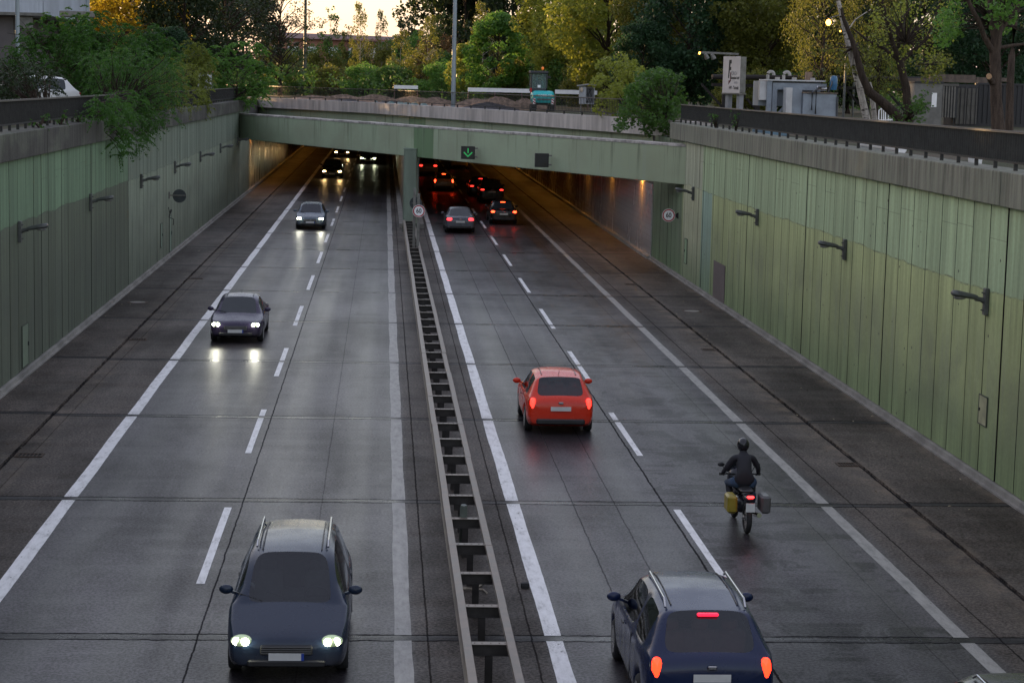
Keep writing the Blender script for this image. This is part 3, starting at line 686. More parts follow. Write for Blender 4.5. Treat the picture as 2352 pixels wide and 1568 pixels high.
cb = MB(); cb.tube([(1.36, 35.0, .02), (1.5, 34.4, .03), (1.7, 34.2, .05), (1.85, 34.6, .03), (1.8, 34.9, .03)], .016, 6); cb.tube([(1.38, 34.3, .02), (1.6, 34.2, .06), (1.86, 34.3, .02), (1.92, 34.0, .03)], .014, 6)
tag(cb.build('frayed_rope', simple('pale_rope', (.38,.33,.26), .8, 0, .3, 10)), 'piece of pale frayed rope lying between the guardrail beams', 'rope')

# ------------------------------------------------------------------ vehicles
def mat_carpaint(name, col, metal=.0):
    if name in MC: return MC[name]
    t = NT(name); n = t.noise(t.pos(obj=True), 2.5, 5, .6); d = t.noise(t.pos(obj=True), 40, 2)
    Z = t.xyz(obj=True)[2]
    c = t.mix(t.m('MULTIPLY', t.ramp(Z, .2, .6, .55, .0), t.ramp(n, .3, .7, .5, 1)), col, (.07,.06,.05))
    t.pr(c, t.ramp(n, .3, .7, .2, .32), metal, .35, None, .15); MC[name] = t.mat; return t.mat
def mat_glass():
    t = NT('car_glass'); n = t.noise(t.pos(obj=True), 2, 3)
    t.pr(t.mix(n, (.018,.024,.028), (.03,.038,.042)), .06, 0, .42); return t.mat
M_GLASS = mat_glass()
def mat_clearglass():
    t = NT('tinted_clear_glass'); n = t.noise(t.pos(obj=True), 1.5, 3)
    tr = t.n.new('ShaderNodeBsdfTransparent'); t.L(t.mix(n, (.42,.47,.48), (.5,.56,.57)), tr.inputs[0])
    gl = t.n.new('ShaderNodeBsdfGlossy'); gl.inputs['Roughness'].default_value = .04; gl.inputs[0].default_value = (.9,.95,1,1)
    fr = t.n.new('ShaderNodeFresnel'); fr.inputs[0].default_value = 1.5
    m_ = t.n.new('ShaderNodeMixShader'); t.L(t.m('ADD', t.m('MULTIPLY', fr.outputs[0], .9), .02), m_.inputs[0]); t.L(tr.outputs[0], m_.inputs[1]); t.L(gl.outputs[0], m_.inputs[2]); t.L(m_.outputs[0], t.out.inputs[0]); return t.mat
M_CLEARG = mat_clearglass(); M_SEAT = simple('grey_seat_cloth', (.075,.072,.07), .9, 0, .3, 6); M_DASH = simple('dashboard', (.03,.03,.032), .7, 0, .3, 4)
M_TYRE = simple('tyre', (.018,.018,.018), .8, 0, .3, 6); M_RIM = simple('alloy_rim', (.3,.3,.3), .3, .8, .2, 5)
M_TRIM = simple('black_trim', (.018,.018,.02), .45, 0, .3, 6); M_PLATE = simple('number_plate_white', (.62,.62,.6), .4, 0, .1)
M_BLUE = simple('plate_blue', (.02,.06,.35), .4); M_CHROME = simple('chrome', (.5,.5,.5), .18, 1, .1)
def interp(keys, s):
    if s <= keys[0][0]: return keys[0][1]
    for (a, va), (b, vb) in zip(keys[:-1], keys[1:]):
        if s <= b:
            f = (s-a)/(b-a) if b > a else 0
            return va+(vb-va)*f
    return keys[-1][1]
SPEC = {
 # L, W, H, bonnet base s, windscreen top s, rear glass top s (from front), rear glass base s, tail height
 'estate':  dict(L=4.6, W=1.84, H=1.50, wb=1.05, wt=1.85, rt=4.1, rb=4.45, bz=.93, tz=.98),
 'mpv':     dict(L=4.4, W=1.84, H=1.66, wb=.90, wt=1.65, rt=4.0, rb=4.3, bz=1.0, tz=1.05),
 'hatch':   dict(L=4.1, W=1.78, H=1.47, wb=1.0, wt=1.75, rt=3.45, rb=3.9, bz=.92, tz=.98),
 'saloon':  dict(L=4.6, W=1.80, H=1.43, wb=1.2, wt=1.95, rt=3.1, rb=3.85, bz=.90, tz=.96),
 'suv':     dict(L=4.6, W=1.90, H=1.68, wb=1.1, wt=1.8, rt=4.0, rb=4.4, bz=1.08, tz=1.12),
 'van':     dict(L=4.8, W=1.86, H=1.85, wb=.95, wt=1.7, rt=4.65, rb=4.74, bz=1.1, tz=1.1),
}
def make_car(style, paint, label, cat, loc, facing, front=None, rear=None, third=None, lv=1, group='moving traffic', rails=False, inner=None, tail='wide', plate_name=True):
    """local +Y is the nose. facing: +1 drives away from the camera, -1 towards it"""
    S = SPEC[style]; L, W, H = S['L'], S['W'], S['H']; hw = W/2
    name = {'van': 'van', 'suv': 'car', 'mpv': 'car'}.get(style, 'car')
    root = thing(name, loc, label, cat, group, 0 if facing > 0 else PI)
    wf, wr_ = .86, L-.82; ra = .38; wz = .31
    kw = [(0,.80*hw),(.10,.90*hw),(.45,.975*hw),(1.1,hw),(L-1.0,hw),(L-.35,.975*hw),(L-.08,.92*hw),(L,.86*hw)]
    kb = [(0,.58),(.06,.66),(.22,.74),(S['wb'],S['bz']),(2.2,S['bz']+.02),(S['rb'],S['tz']),(L-.12,S['tz']-(.04 if style!='saloon' else .02)),(L-.03,S['tz']-.12),(L,S['tz']-.28)]
    kr = [(0,.58),(.06,.66),(.22,.74),(S['wb'],S['bz']),(S['wt'],H-.06),(S['wt']+.55,H),((S['wt']+S['rt'])/2+.2,H),(S['rt'],H-.07),(S['rb'],S['tz']),(L-.12,S['tz']-(.04 if style!='saloon' else .02)),(L-.03,S['tz']-.12),(L,S['tz']-.28)]
    kwr = [(0,.70*hw),(S['wb'],.80*hw),(S['wt'],.70*hw),(S['rt'],.68*hw),(S['rb'],.80*hw),(L,.78*hw)]
    if style == 'van': kwr = [(0,.7*hw),(S['wb'],.82*hw),(S['wt'],.80*hw),(S['rt'],.82*hw),(S['rb'],.86*hw),(L,.84*hw)]
    ss = {0,.06,.12,.22,S['wb'],S['wt'],S['wt']+.5,S['rt'],S['rb'],L-.12,L-.03,L}
    for wc in (wf, wr_): ss |= {wc-ra-.01, wc-ra*.92, wc-ra*.6, wc, wc+ra*.6, wc+ra*.92, wc+ra+.01}
    bp = (S['wt']+S['rt'])/2 + .12; ss |= {bp-.05, bp+.05, S['rt']-.08, (S['wb']+S['wt'])/2, (S['rt']+S['rb'])/2}
    ss = sorted(x for x in ss if 0 <= x <= L); st = [ss[0]]
    for x in ss[1:]:
        if x-st[-1] > .025: st.append(x)
    rings = []
    for s in st:
        w, b, r, wr = interp(kw, s), interp(kb, s), interp(kr, s), interp(kwr, s)
        zb = .20 if .15 < s < L-.15 else .28
        zs = zb
        for wc in (wf, wr_):
            d = abs(s-wc)
            if d < ra: zs = max(zs, wz+math.sqrt(ra*ra-d*d))
        g = max(0, r-b)
        wr = wr if g > .01 else wr
        bx = w*.93
        p = [(0,zb),(.62*w,zb),(.64*w,zs),(.965*w,zs),(w,zs+(b-zs)*.35),(w*1.0,zs+(b-zs)*.68),(.975*w,b-.035),(bx,b)]
        p += [(bx+(wr-bx)*.48, b+g*.5+.004), (wr+.005, b+max(g-.06, g*.85)), (wr*.86, b+g-.006+.008), (wr*.45, b+g+.02), (0, b+g+.028)]
        rings.append([(x, L/2-s, z) for x, z in p])
    NP = 13
    full = []
    for r in rings:
        full.append([( x, y, z) for x, y, z in r]+[(-x, y, z) for x, y, z in reversed(r[1:-1])])
    N = len(full[0]); V = [v for r in full for v in r]
    parts = {'body': [], 'windscreen': [], 'rear_window': [], 'side_window': [], 'side_window2': []}
    def half(i): return i if i < NP-1 else N-1-i      # segment index mirrored
    for k in range(len(st)-1):
        sm = (st[k]+st[k+1])/2
        for i in range(N):
            f = (k*N+i, k*N+(i+1)%N, (k+1)*N+(i+1)%N, (k+1)*N+i); h = half(i)
            tgt = 'body'
            if h >= 10 and S['wb'] < sm < S['wt']: tgt = 'windscreen'
            elif h >= 10 and S['rt'] < sm < S['rb']: tgt = 'rear_window'
            elif h in (7, 8) and (S['wb']+S['wt'])/2-.02 < sm < min(S['rt']-.04, L) and not (abs(sm-bp) < .05):
                if style != 'van' or sm < bp: tgt = 'side_window' if i < NP-1 else 'side_window2'
            parts[tgt].append(f)
    parts['body'].append(tuple(range(N-1, -1, -1))); parts['body'].append(tuple((len(st)-1)*N+i for i in range(N)))
    for k, fs in parts.items():
        if not fs: continue
        used = sorted({i for f in fs for i in f}); mp = {a: b for b, a in enumerate(used)}
        mb = MB(); mb.add([V[i] for i in used], [tuple(mp[i] for i in f) for f in fs])
        o = mb.build(k.replace('2', ''), paint if k == 'body' else (M_CLEARG if lv == 2 and style != 'saloon' else M_GLASS), root, smooth=60 if k == 'body' else 180); subsurf(o, lv)
    # wheels
    for i, (sx, wc) in enumerate(((1,wf),(-1,wf),(1,wr_),(-1,wr_))):
        x = sx*(hw-.12); y = L/2-wc
        t = MB(); t.lathe([(.20,-.1),(.29,-.1),(.318,-.07),(.322,0),(.318,.07),(.29,.1),(.20,.1)], 24, 'X', (0,0,0)); wh = t.build('wheel', M_TYRE, root, smooth=50, loc=(x, y, .32))
        r = MB(); r.lathe([(.0,.03*sx),(.19,.03*sx),(.2,.09*sx),(.215,.105*sx)], 24, 'X')
        for q in range(5):
            a = 2*PI*q/5; r.bar((.055*sx, 0, 0), (.085*sx, .19*math.cos(a), .19*math.sin(a)), .05, .03)
        r.build('rim', M_RIM, wh, smooth=40)
    # front furniture
    yf = L/2; zf = .64
    def lampshape(mb, x, y, z, sx, rx=.17, ry=.16, rz=.085, tilt=.25):
        return mb.ball((x, y, z), (rx, ry, rz), 14, 8, rot=Matrix.Rotation(-sx*tilt, 3, 'Z'))
    fm = front if front else simple('headlamp_glass', (.35,.36,.36), .12)
    for sx in (1, -1):
        o = lampshape(MB(), sx*hw*.72, yf-.13, zf, sx).build('headlight', fm, root, smooth=180)
        if front:
            for q_ in (-.055, .075): MB().ball((sx*(hw*.72+q_), yf-(.0 if q_ < 0 else .035), zf+.012), (.058,.05,.058), 12, 8).build('lamp_lens', M_LENS[front.name], o, smooth=180)
        if front:
            l_ = bpy.data.lights.new('beam', 'SPOT'); l_.energy = 7 if front.name != 'headlight_warm' else 9; l_.spot_size = 1.3; l_.spot_blend = 1; l_.shadow_soft_size = .08; l_.color = {'headlight_white': (1,.97,.8), 'headlight_warm': (1,.62,.25), 'headlight_cool': (.95,1,.7)}[front.name]
            lo_ = bpy.data.objects.new('headlight_beam', l_); COL.objects.link(lo_); lo_.parent = root; lo_.location = (sx*hw*.72, yf+.12, zf); lo_.rotation_euler = (math.radians(90-7), 0, 0)
        if inner: lampshape(MB(), sx*hw*.36, yf-.04, zf-.06, sx, .1, .07, .035, .1).build('running_light', inner, root, smooth=180)
    MB().cbox(0, yf-.02, .53, W*.42, .08, .15, .02).build('grille', M_TRIM, root)
    MB().cbox(0, yf-.015, .33, W*.62, .1, .1, .02).build('lower_intake', M_TRIM, root)
    pl = MB(); pl.box(-.26, .26, yf+.02, yf+.032, .38, .49); po = pl.build('number_plate', M_PLATE, root)
    # rear furniture
    yb = -L/2; zt = S['tz']-.16
    rm = rear if rear else simple('tail_lamp_red', (.25,.008,.008), .15)
    for sx in (1, -1):
        if tail == 'tall': m_ = MB().cbox(sx*hw*.80, yb+.10, zt-.03, .17, .2, .34, .05)
        elif tail == 'strip': m_ = MB().cbox(sx*hw*.74, yb+.085, zt+.02, .30, .2, .12, .04)
        elif tail == 'big': m_ = MB().cbox(sx*hw*.70, yb+.085, zt, .36, .2, .22, .06)
        else: m_ = MB().cbox(sx*hw*.76, yb+.085, zt, .26, .2, .17, .05)
        subsurf(m_.build('taillight', rm, root, smooth=180), 1)
    MB().cbox(0, yb+.0, .36, W*.7, .1, .14, .03).build('rear_bumper_trim', M_TRIM, root)
    pl = MB(); pl.box(-.26, .26, yb-.04, yb-.028, S['tz']-.34, S['tz']-.23); pl.build('number_plate', M_PLATE, root)
    MB().cbox(0, yb-.015, S['tz']-.14, .13, .03, .06, .015).build('badge', M_CHROME, root)
    if third:
        zz = interp(kr, S['rt'])-.02
        yy = L/2-S['rt']-.05
        q = MB().cbox(0, yy-.03, zz, .30, .06, .045, .012); q.build('brake_light', third, root)
    for sx in (1, -1):
        m_ = MB(); m_.ball((sx*(hw+.07), L/2-S['wb']-.45, S['bz']+.10), (.11,.06,.075), 12, 8); m_.bar((sx*(hw-.08), L/2-S['wb']-.45, S['bz']+.04), (sx*(hw+.03), L/2-S['wb']-.45, S['bz']+.08), .05, .04)
        m_.build('mirror', paint, root, smooth=60)
        MB().bar((sx*(hw+.004), L/2-2.25, S['bz']-.12), (sx*(hw+.004), L/2-2.07, S['bz']-.12), .02, .025).build('door_handle', M_TRIM, root)
    if rails:
        for sx in (1, -1):
            x = sx*.60*hw; z = H+.05
            MB().tube([(x, L/2-S['wt']-.25, H-.02), (x, L/2-S['wt']-.4, z), (x, L/2-S['rt']+.3, z), (x, L/2-S['rt']+.15, H-.05)], .018, 8).build('roof_rail', M_CHROME, root)
    else:
        MB().tube([(0, -L/2+(L-S['rt'])+.25, H-.02), (0, -L/2+(L-S['rt'])+.08, H+.1)], .006, 6).build('antenna', M_TRIM, root)
    if lv == 2 and style != 'saloon':
        zb_ = S['bz']; ib = MB(); yw, yr = L/2-S['wb']-.18, L/2-S['rb']+.15
        ib.box(-hw*.86, hw*.86, yr, yw, .42, .46); ib.box(-hw*.88, -hw*.84, yr, yw, .46, zb_-.06); ib.box(hw*.84, hw*.88, yr, yw, .46, zb_-.06)
        ib.build('cabin_lining', M_DASH, root)
        ib = MB(); ib.cbox(0, yw-.02, zb_-.16, hw*1.66, .42, .24, .06); ib.build('dashboard', M_DASH, root)
        ib = MB(); R_, q_ = .18, .014; st_ = Matrix.Translation((hw*-.42, yw-.38, zb_-.02)) @ Matrix.Rotation(math.radians(65), 4, 'X')
        ib.tube([(R_*math.cos(a_*PI/8), R_*math.sin(a_*PI/8), 0) for a_ in range(17)], q_, 6); ib.bar((-R_, 0, 0), (R_, 0, 0), .03, .02); ib.xf(st_).build('steering_wheel', M_TRIM, root)
        ys = yw-.95
        for row, (yy_, xs_) in enumerate(((ys, (-.42, .42)), (max(ys-.95, yr+.35), (-.45, 0, .45)))):
            for xx_ in xs_:
                ib = MB(); ib.cbox(xx_*hw, yy_+.1, .62, .46, .5, .16, .05); ib.cbox(xx_*hw, yy_-.2, .92, .44 if row == 0 else .5, .14, .56, .05); ib.cbox(xx_*hw, yy_-.24, 1.27 if S['H'] > 1.5 else 1.20, .24, .09, .16, .03)
                ib.bar((xx_*hw, yy_-.22, 1.1), (xx_*hw, yy_-.24, 1.2), .1, .02); ib.build('seat', M_SEAT, root, smooth=50)
    if lv == 2:
        zp = lambda q: interp(kr, q)
        for sx in (1, -1):
            MB().tube([(sx*.50*hw, L/2-q, zp(q)+.012) for q in (S['wt']+.12, S['wt']+.5, (S['wt']+S['rt'])/2, S['rt']-.25)], .011, 6).build('roof_seam', M_TRIM, root)
            MB().tube([(sx*(.62+.10*(q-.3))*hw, L/2-q, zp(q)+.004-.01) for q in (.3, .5, .7, S['wb']-.04)], .008, 6).build('bonnet_seam', M_TRIM, root)
            MB().bar((sx*(hw+.001), L/2-(S['wt']+S['rt'])/2-.12, .32), (sx*(hw*.985), L/2-(S['wt']+S['rt'])/2-.12, S['bz']-.03), .012, .012).build('door_seam', M_TRIM, root)
        gl = MB()
        for k_ in range(4): gl.bar((-W*.2, yf+.022, .485+.032*k_), (W*.2, yf+.022, .485+.032*k_), .01, .008)
        gl.build('grille_slats', M_CHROME, root)
        MB().box(-.262, -.22, yf+.0325, yf+.034, .38, .49).build('plate_strip', M_BLUE, po)
    # wipers
    wp = MB(); 
    for sx in (.45, -.1): wp.bar((sx*hw, L/2-S['wb']-.02, S['bz']+.03), (sx*hw+.45, L/2-S['wb']-.2, S['bz']+.13), .015, .015)
    wp.build('wiper', M_TRIM, root)
    return root
M_LENS = {'headlight_white': emit('lens_white', (1.0,1.0,.74), 12), 'headlight_warm': emit('lens_warm', (1.0,.66,.28), 24), 'headlight_cool': emit('lens_cool', (.93,1.0,.62), 18)}
E_HEAD = emit('headlight_white', (.8,1.0,.6), .05); E_HEADW = emit('headlight_warm', (1.0,.62,.25), .5); E_HEADG = emit('headlight_cool', (.93,1.0,.62), .5)
E_DRL = emit('running_light_glow', (.9,1.0,.75), .7); E_TAIL = emit('tail_glow', (1.0,.03,.02), 1.1); E_BRAKE = emit('brake_glow', (1.0,.035,.01), 3.6); E_THIRD = emit('third_brake_glow', (1.0,.02,.06), .5); E_THIRDB = emit('third_brake_bright', (1.0,.05,.01), 4)
E_BIG = emit('tail_glow_soft', (1.0,.04,.05), .9); E_DIM = emit('tail_dim', (1.0,.12,.08), .5)
pt = mat_carpaint
def front_at(y, L): return y+L/2-.05       # centre of a car whose nose faces the camera
def rear_at(y, L): return y+L/2-.05
A = make_car
A('mpv', pt('navy_paint', (.012,.022,.045)), 'dark navy people carrier with roof rails and lit headlights, nearest on the left carriageway', 'car', (-1.33, front_at(28.75, 4.4), 0), -1, front=E_HEAD, inner=None, lv=2, rails=True)
A('saloon', pt('purple_black_paint', (.028,.020,.052)), 'dark purple car with glaring headlights driving beside the left edge line', 'car', (-4.88, front_at(66.8, 4.6), 0), -1, front=E_HEAD, lv=2)
A('hatch', pt('slate_blue_paint', (.085,.11,.14)), 'slate blue hatchback with lit headlights just coming out of the left tunnel', 'car', (-4.3, front_at(118.6, 4.1), 0), -1, front=E_HEAD, lv=2)
A('suv', pt('black_paint', (.012,.012,.012)), 'black car with yellowish headlights under the left tunnel mouth', 'car', (-4.62, front_at(180.2, 4.6), 0), -1, front=E_HEADW)
A('hatch', pt('dark_brown_paint', (.02,.012,.008)), 'dark car with yellowish headlights, deepest in the left tunnel', 'car', (-4.76, front_at(228, 4.1), 0), -1, front=E_HEADW)
A('mpv', pt('dark_green_black_paint', (.010,.014,.012)), 'dark car with greenish white headlights in the tunnel lane next to the centre wall', 'car', (-1.65, front_at(212, 4.4), 0), -1, front=E_HEADG, inner=E_DRL)
A('suv', pt('midnight_blue_paint', (.006,.015,.055)), 'dark blue car with a bright red centre brake light, cut by the bottom edge', 'car', (4.62, rear_at(26.45, 4.6), 0), 1, rear=emit('tail_orange_red', (1.0,.028,.008), 1.5), third=E_THIRD, lv=2, tail='tall', rails=True)
A('hatch', pt('red_paint', (.62,.030,.008)), 'orange-red hatchback driving away in the lane beside the guardrail', 'car', (4.60, rear_at(50.0, 4.1), 0), 1, rear=E_TAIL, lv=2, tail='tall')
A('estate', pt('dark_silver_paint', (.022,.024,.028), .1), 'dark grey car cut off by the bottom right edge of the picture', 'car', (8.2, 24.15, 0), 1, lv=2, rails=True)
A('saloon', pt('silver_paint', (.10,.105,.125), .2), 'silver saloon with large red tail lamps entering the right tunnel', 'car', (4.58, rear_at(117.9, 4.6), 0), 1, rear=E_BIG, lv=2, tail='big')
A('saloon', pt('black_paint', (.012,.012,.012)), 'black car braking with three bright lamps, nearest in the outer right tunnel lane', 'car', (7.63, rear_at(125.7, 4.6), 0), 1, rear=E_BRAKE, third=E_THIRDB, tail='wide')
A('suv', pt('black_paint', (.012,.012,.012)), 'black off-roader with narrow red tail lamps, second in the outer right tunnel lane', 'car', (8.08, rear_at(148.2, 4.6), 0), 1, rear=E_TAIL, tail='strip')
A('estate', pt('black_paint', (.012,.012,.012)), 'black car partly hidden by the off-roader behind it in the right tunnel', 'car', (7.6, rear_at(155.8, 4.6), 0), 1, rear=E_TAIL, third=E_TAIL, tail='strip')
A('hatch', pt('white_paint', (.45,.42,.38)), 'white hatchback braking with a bright high brake light inside the right tunnel', 'car', (4.93, rear_at(163, 4.1), 0), 1, rear=E_BRAKE, third=E_THIRDB, tail='tall')
A('suv', pt('pale_grey_paint', (.32,.30,.28)), 'pale car with round red tail lamps in the right tunnel beside the pillar', 'car', (4.2, rear_at(188.7, 4.6), 0), 1, rear=E_TAIL, tail='big')
A('van', pt('yellow_paint', (.55,.36,.03)), 'yellow van deepest in the right tunnel just under the girder', 'van', (7.75, rear_at(205, 4.8), 0), 1, rear=E_DIM, tail='wide')
A('suv', pt('parked_white_paint', (.62,.62,.62)), 'white parked car behind the left railing and leaves', 'car', (-15.3, 86, UG), 1, group=None).rotation_euler.z = math.radians(118)

# motorcycle with rider
def skin_body(name, joints, edges, mat, parent, lv=2):
    me = bpy.data.meshes.new(name); me.from_pydata([j[0] for j in joints], edges, []); me.materials.append(mat)
    o = bpy.data.objects.new(name, me); COL.objects.link(o); o.parent = parent
    md = o.modifiers.new('skin', 'SKIN'); md.use_smooth_shade = True
    for i, j in enumerate(joints):
        sv = me.skin_vertices[0].data[i]; r = j[1]; sv.radius = (r, r) if not hasattr(r, '__len__') else r; sv.use_root = (i == 0)
    subsurf(o, lv); return o
MY = 38.75+.95
bk = thing('motorcycle', (7.42, MY, 0), 'dark touring motorcycle with a yellow side case and a lit red tail light', 'motorcycle')
for y, r, n in ((.78,.31,'wheel'), (-.72,.31,'wheel')):
    w = MB(); R, q = .25, .062; nn, mm = 32, 10
    vs = [(q*math.cos(2*PI*b/mm)*.9, (R+q*math.sin(2*PI*b/mm))*math.cos(2*PI*a/nn), (R+q*math.sin(2*PI*b/mm))*math.sin(2*PI*a/nn)) for a in range(nn) for b in range(mm)]
    w.add(vs, [(a*mm+b, a*mm+(b+1)%mm, ((a+1)%nn)*mm+(b+1)%mm, ((a+1)%nn)*mm+b) for a in range(nn) for b in range(mm)])
    o = w.build('wheel', M_TYRE, bk, smooth=180, loc=(0, y, .31))
    s = MB(); 
    for a in range(6): s.bar((0,0,0), (0, .22*math.cos(a*PI/3), .22*math.sin(a*PI/3)), .03, .02)
    s.lathe([(.05,-.05),(.05,.05)], 14, 'X'); s.lathe([(.2,-.03),(.23,-.03),(.23,.03),(.2,.03)], 28, 'X'); s.build('rim', M_RIM, o)
PB = pt('bike_paint', (.02,.022,.03))
b_ = MB(); b_.ball((0,.22,.80), (.17,.33,.17), 14, 10); b_.cbox(0, -.05, .48, .34, .55, .36, .08); b_.ball((0,.62,.86), (.21,.24,.26), 14, 10); b_.cbox(0, -.78, .74, .22, .42, .16, .05); subsurf(b_.build('body', PB, bk, smooth=60), 1)
b_ = MB(); b_.cbox(0, -.32, .84, .30, .72, .10, .05); subsurf(b_.build('seat', M_TRIM, bk, smooth=60), 1)
b_ = MB(); b_.box(-.1,.1,.42,.48,.9,.96); b_.tube([(.09,.45,.95),(.09,.78,.33)], .025, 8); b_.tube([(-.09,.45,.95),(-.09,.78,.33)], .025, 8); b_.build('fork', M_CHROME, bk)
b_ = MB(); b_.tube([(.08,-.72,.31),(.0,-.1,.42),(-.08,-.72,.31)], .03, 8); b_.build('swingarm', M_CHROME, bk)
MB().tube([(-.40,.28,1.02),(-.2,.42,1.0),(0,.46,.98),(.2,.42,1.0),(.40,.28,1.02)], .016, 8).build('handlebar', M_TRIM, bk)
for sx in (1, -1):
    m_ = MB(); m_.tube([(sx*.26,.40,1.02),(sx*.34,.42,1.17)], .008, 6); m_.ball((sx*.37,.42,1.19), (.075,.02,.045), 10, 6); m_.build('mirror', M_TRIM, bk)
    cs = (MB().cbox(sx*.34, -.68, .62, .20, .46, .36, .04).build('side_case', simple('yellow_case', (.26,.20,.02), .4, 0, .2) if sx < 0 else simple('grey_case', (.10,.10,.10), .4, 0, .2), bk, smooth=40))
MB().tube([(.14,-.1,.33),(.19,-.5,.35),(.2,-.95,.42)], [.03,.045,.05], 10).build('exhaust', M_CHROME, bk, smooth=60)
MB().cbox(0, -1.0, .80, .14, .05, .05, .015).build('taillight', emit('bike_tail', (1.0,.02,.02), 2.5), bk)
MB().box(-.09, .09, -1.03, -1.02, .50, .68).build('number_plate', M_PLATE, bk)
ws = MB(); ws.add([(-.2,.72,.98),(.2,.72,.98),(.16,.60,1.30),(-.16,.60,1.30),(0,.80,.98),(0,.66,1.33)], [(0,4,5,3),(4,1,2,5)]); ws.build('windshield', simple('smoked_screen', (.04,.045,.05), .1), bk, smooth=180)
MB().ball((0,.84,.86), (.10,.05,.07), 10, 8).build('headlight', E_HEAD, bk, smooth=180)
rd = thing('person', (7.42, MY, .88), 'motorcycle rider in dark jacket, blue jeans and black helmet, leaning forward', 'person')
Jk = simple('dark_jacket', (.018,.018,.024), .75, 0, .3, 9); Jn = simple('blue_jeans', (.03,.055,.10), .85, 0, .3, 9); Gl = simple('black_glove', (.015,.015,.015), .6)
# skeleton: pelvis root at the seat, local z from the seat height
J = [((0,-.28,.10),(.17,.14)), ((0,-.24,.26),(.16,.12)), ((0,-.14,.44),(.185,.125)), ((0,-.07,.56),(.13,.10)), ((0,-.03,.64),(.065,.065)), ((0,.01,.72),(.085,.09)),
     ((.20,-.05,.54),.075), ((.33,.02,.32),.055), ((.37,.22,.17),.042), ((-.20,-.05,.54),.075), ((-.33,.02,.32),.055), ((-.37,.22,.17),.042),
     ((.15,-.20,.06),.105), ((.25,.16,-.02),.078), ((.24,.06,-.22),.062), ((.22,-.05,-.44),.048), ((.22,.09,-.50),.042),
     ((-.15,-.20,.06),.105), ((-.25,.16,-.02),.078), ((-.24,.06,-.22),.062), ((-.22,-.05,-.44),.048), ((-.22,.09,-.50),.042)]
E_ = [(0,1),(1,2),(2,3),(3,4),(4,5),(3,6),(6,7),(7,8),(3,9),(9,10),(10,11),(0,12),(12,13),(13,14),(14,15),(15,16),(0,17),(17,18),(18,19),(19,20),(20,21)]
skin_body('body', J, E_, Jk, rd)
tr_ = [[(x, y, z) for x, y, z in ((sx*.12,-.24,.08),(sx*.155,-.18,.06),(sx*.25,.16,-.02),(sx*.24,.05,-.24),(sx*.22,-.04,-.40))] for sx in (1,-1)]
for q in tr_: MB().tube(q, [.13,.122,.094,.076,.062], 12).build('trouser_leg', Jn, rd, smooth=180)
for sx in (1, -1):
    MB().tube([(sx*.22,-.08,-.48),(sx*.22,.0,-.52),(sx*.22,.14,-.53)], [.055,.05,.035], 10).build('boot', Gl, rd, smooth=180)
    for k in range(4): MB().tube([(sx*(.35+.022*k),.22,.165),(sx*(.355+.022*k),.275,.165),(sx*(.355+.022*k),.295,.135),(sx*(.352+.022*k),.275,.115)], [.013,.012,.011,.009], 6).build('finger', Gl, rd)
    MB().tube([(sx*.345,.22,.15),(sx*.33,.25,.125),(sx*.335,.275,.115)], [.014,.012,.01], 6).build('thumb', Gl, rd)
    MB().ball((sx*.38,.215,.165), (.05,.045,.025), 10, 6).build('palm', Gl, rd, smooth=180)
hl = MB(); hl.ball((0,.02,.80), (.125,.155,.145), 18, 12); hl.cbox(0, .13, .74, .15, .10, .10, .04); hl.build('helmet', simple('black_helmet', (.015,.015,.018), .15), rd, smooth=60)
vz = MB(); vz.ball((0,.055,.81), (.118,.128,.075), 16, 10); vz.build('visor', M_GLASS, rd, smooth=180)

# ------------------------------------------------------------------ upper level: ground, masts, yard
def mat_ground():
    t = NT('ground_soil_and_grass'); n = t.noise(t.pos(), .35, 6, .6); m_ = t.noise(t.pos(), 3.5, 6, .7)
    c = t.mix(t.ramp(n, .4, .6), (.10,.08,.055), (.035,.05,.018)); c = t.mix(t.ramp(m_, .35, .65, 0, .7), c, (.06,.05,.035))
    t.pr(c, .95, 0, .2, t.bump(m_, .05)); return t.mat
g = MB(); Z = UG
left, right = XL-.6, XR+.6
pl_ = [(x, y+.4) for x, y in PAR if left < x < right]
outer = [(left, -200), (left, 174), *pl_, (right, 101.5), (right, -200)]
far = [(right, 1500), (left, 1500)]
vs = [(left,-200,Z),(left,174,Z),(-1200,-200,Z),(-1200,1800,Z),(left,1800,Z),(right,-200,Z),(right,101.5,Z),(right,1800,Z),(1200,-200,Z),(1200,1800,Z)]
fs = [(2,0,1,4,3),(5,8,9,7,6)]
b0 = len(vs); strip = [(left,174)]+pl_+[(right,101.5)]
vs += [(x,y,Z) for x,y in strip]+[(x,1800,Z) for x,y in strip]; n = len(strip)
fs += [(b0+i, b0+i+1, b0+n+i+1, b0+n+i) for i in range(n-1)]
g.add(vs, fs); tag(g.build('ground', mat_ground()), kind='structure')
# bridge road pavement strip behind the parapet
M_ASPH = simple('pale_asphalt', (.09,.085,.08), .85, 0, .3, .6)

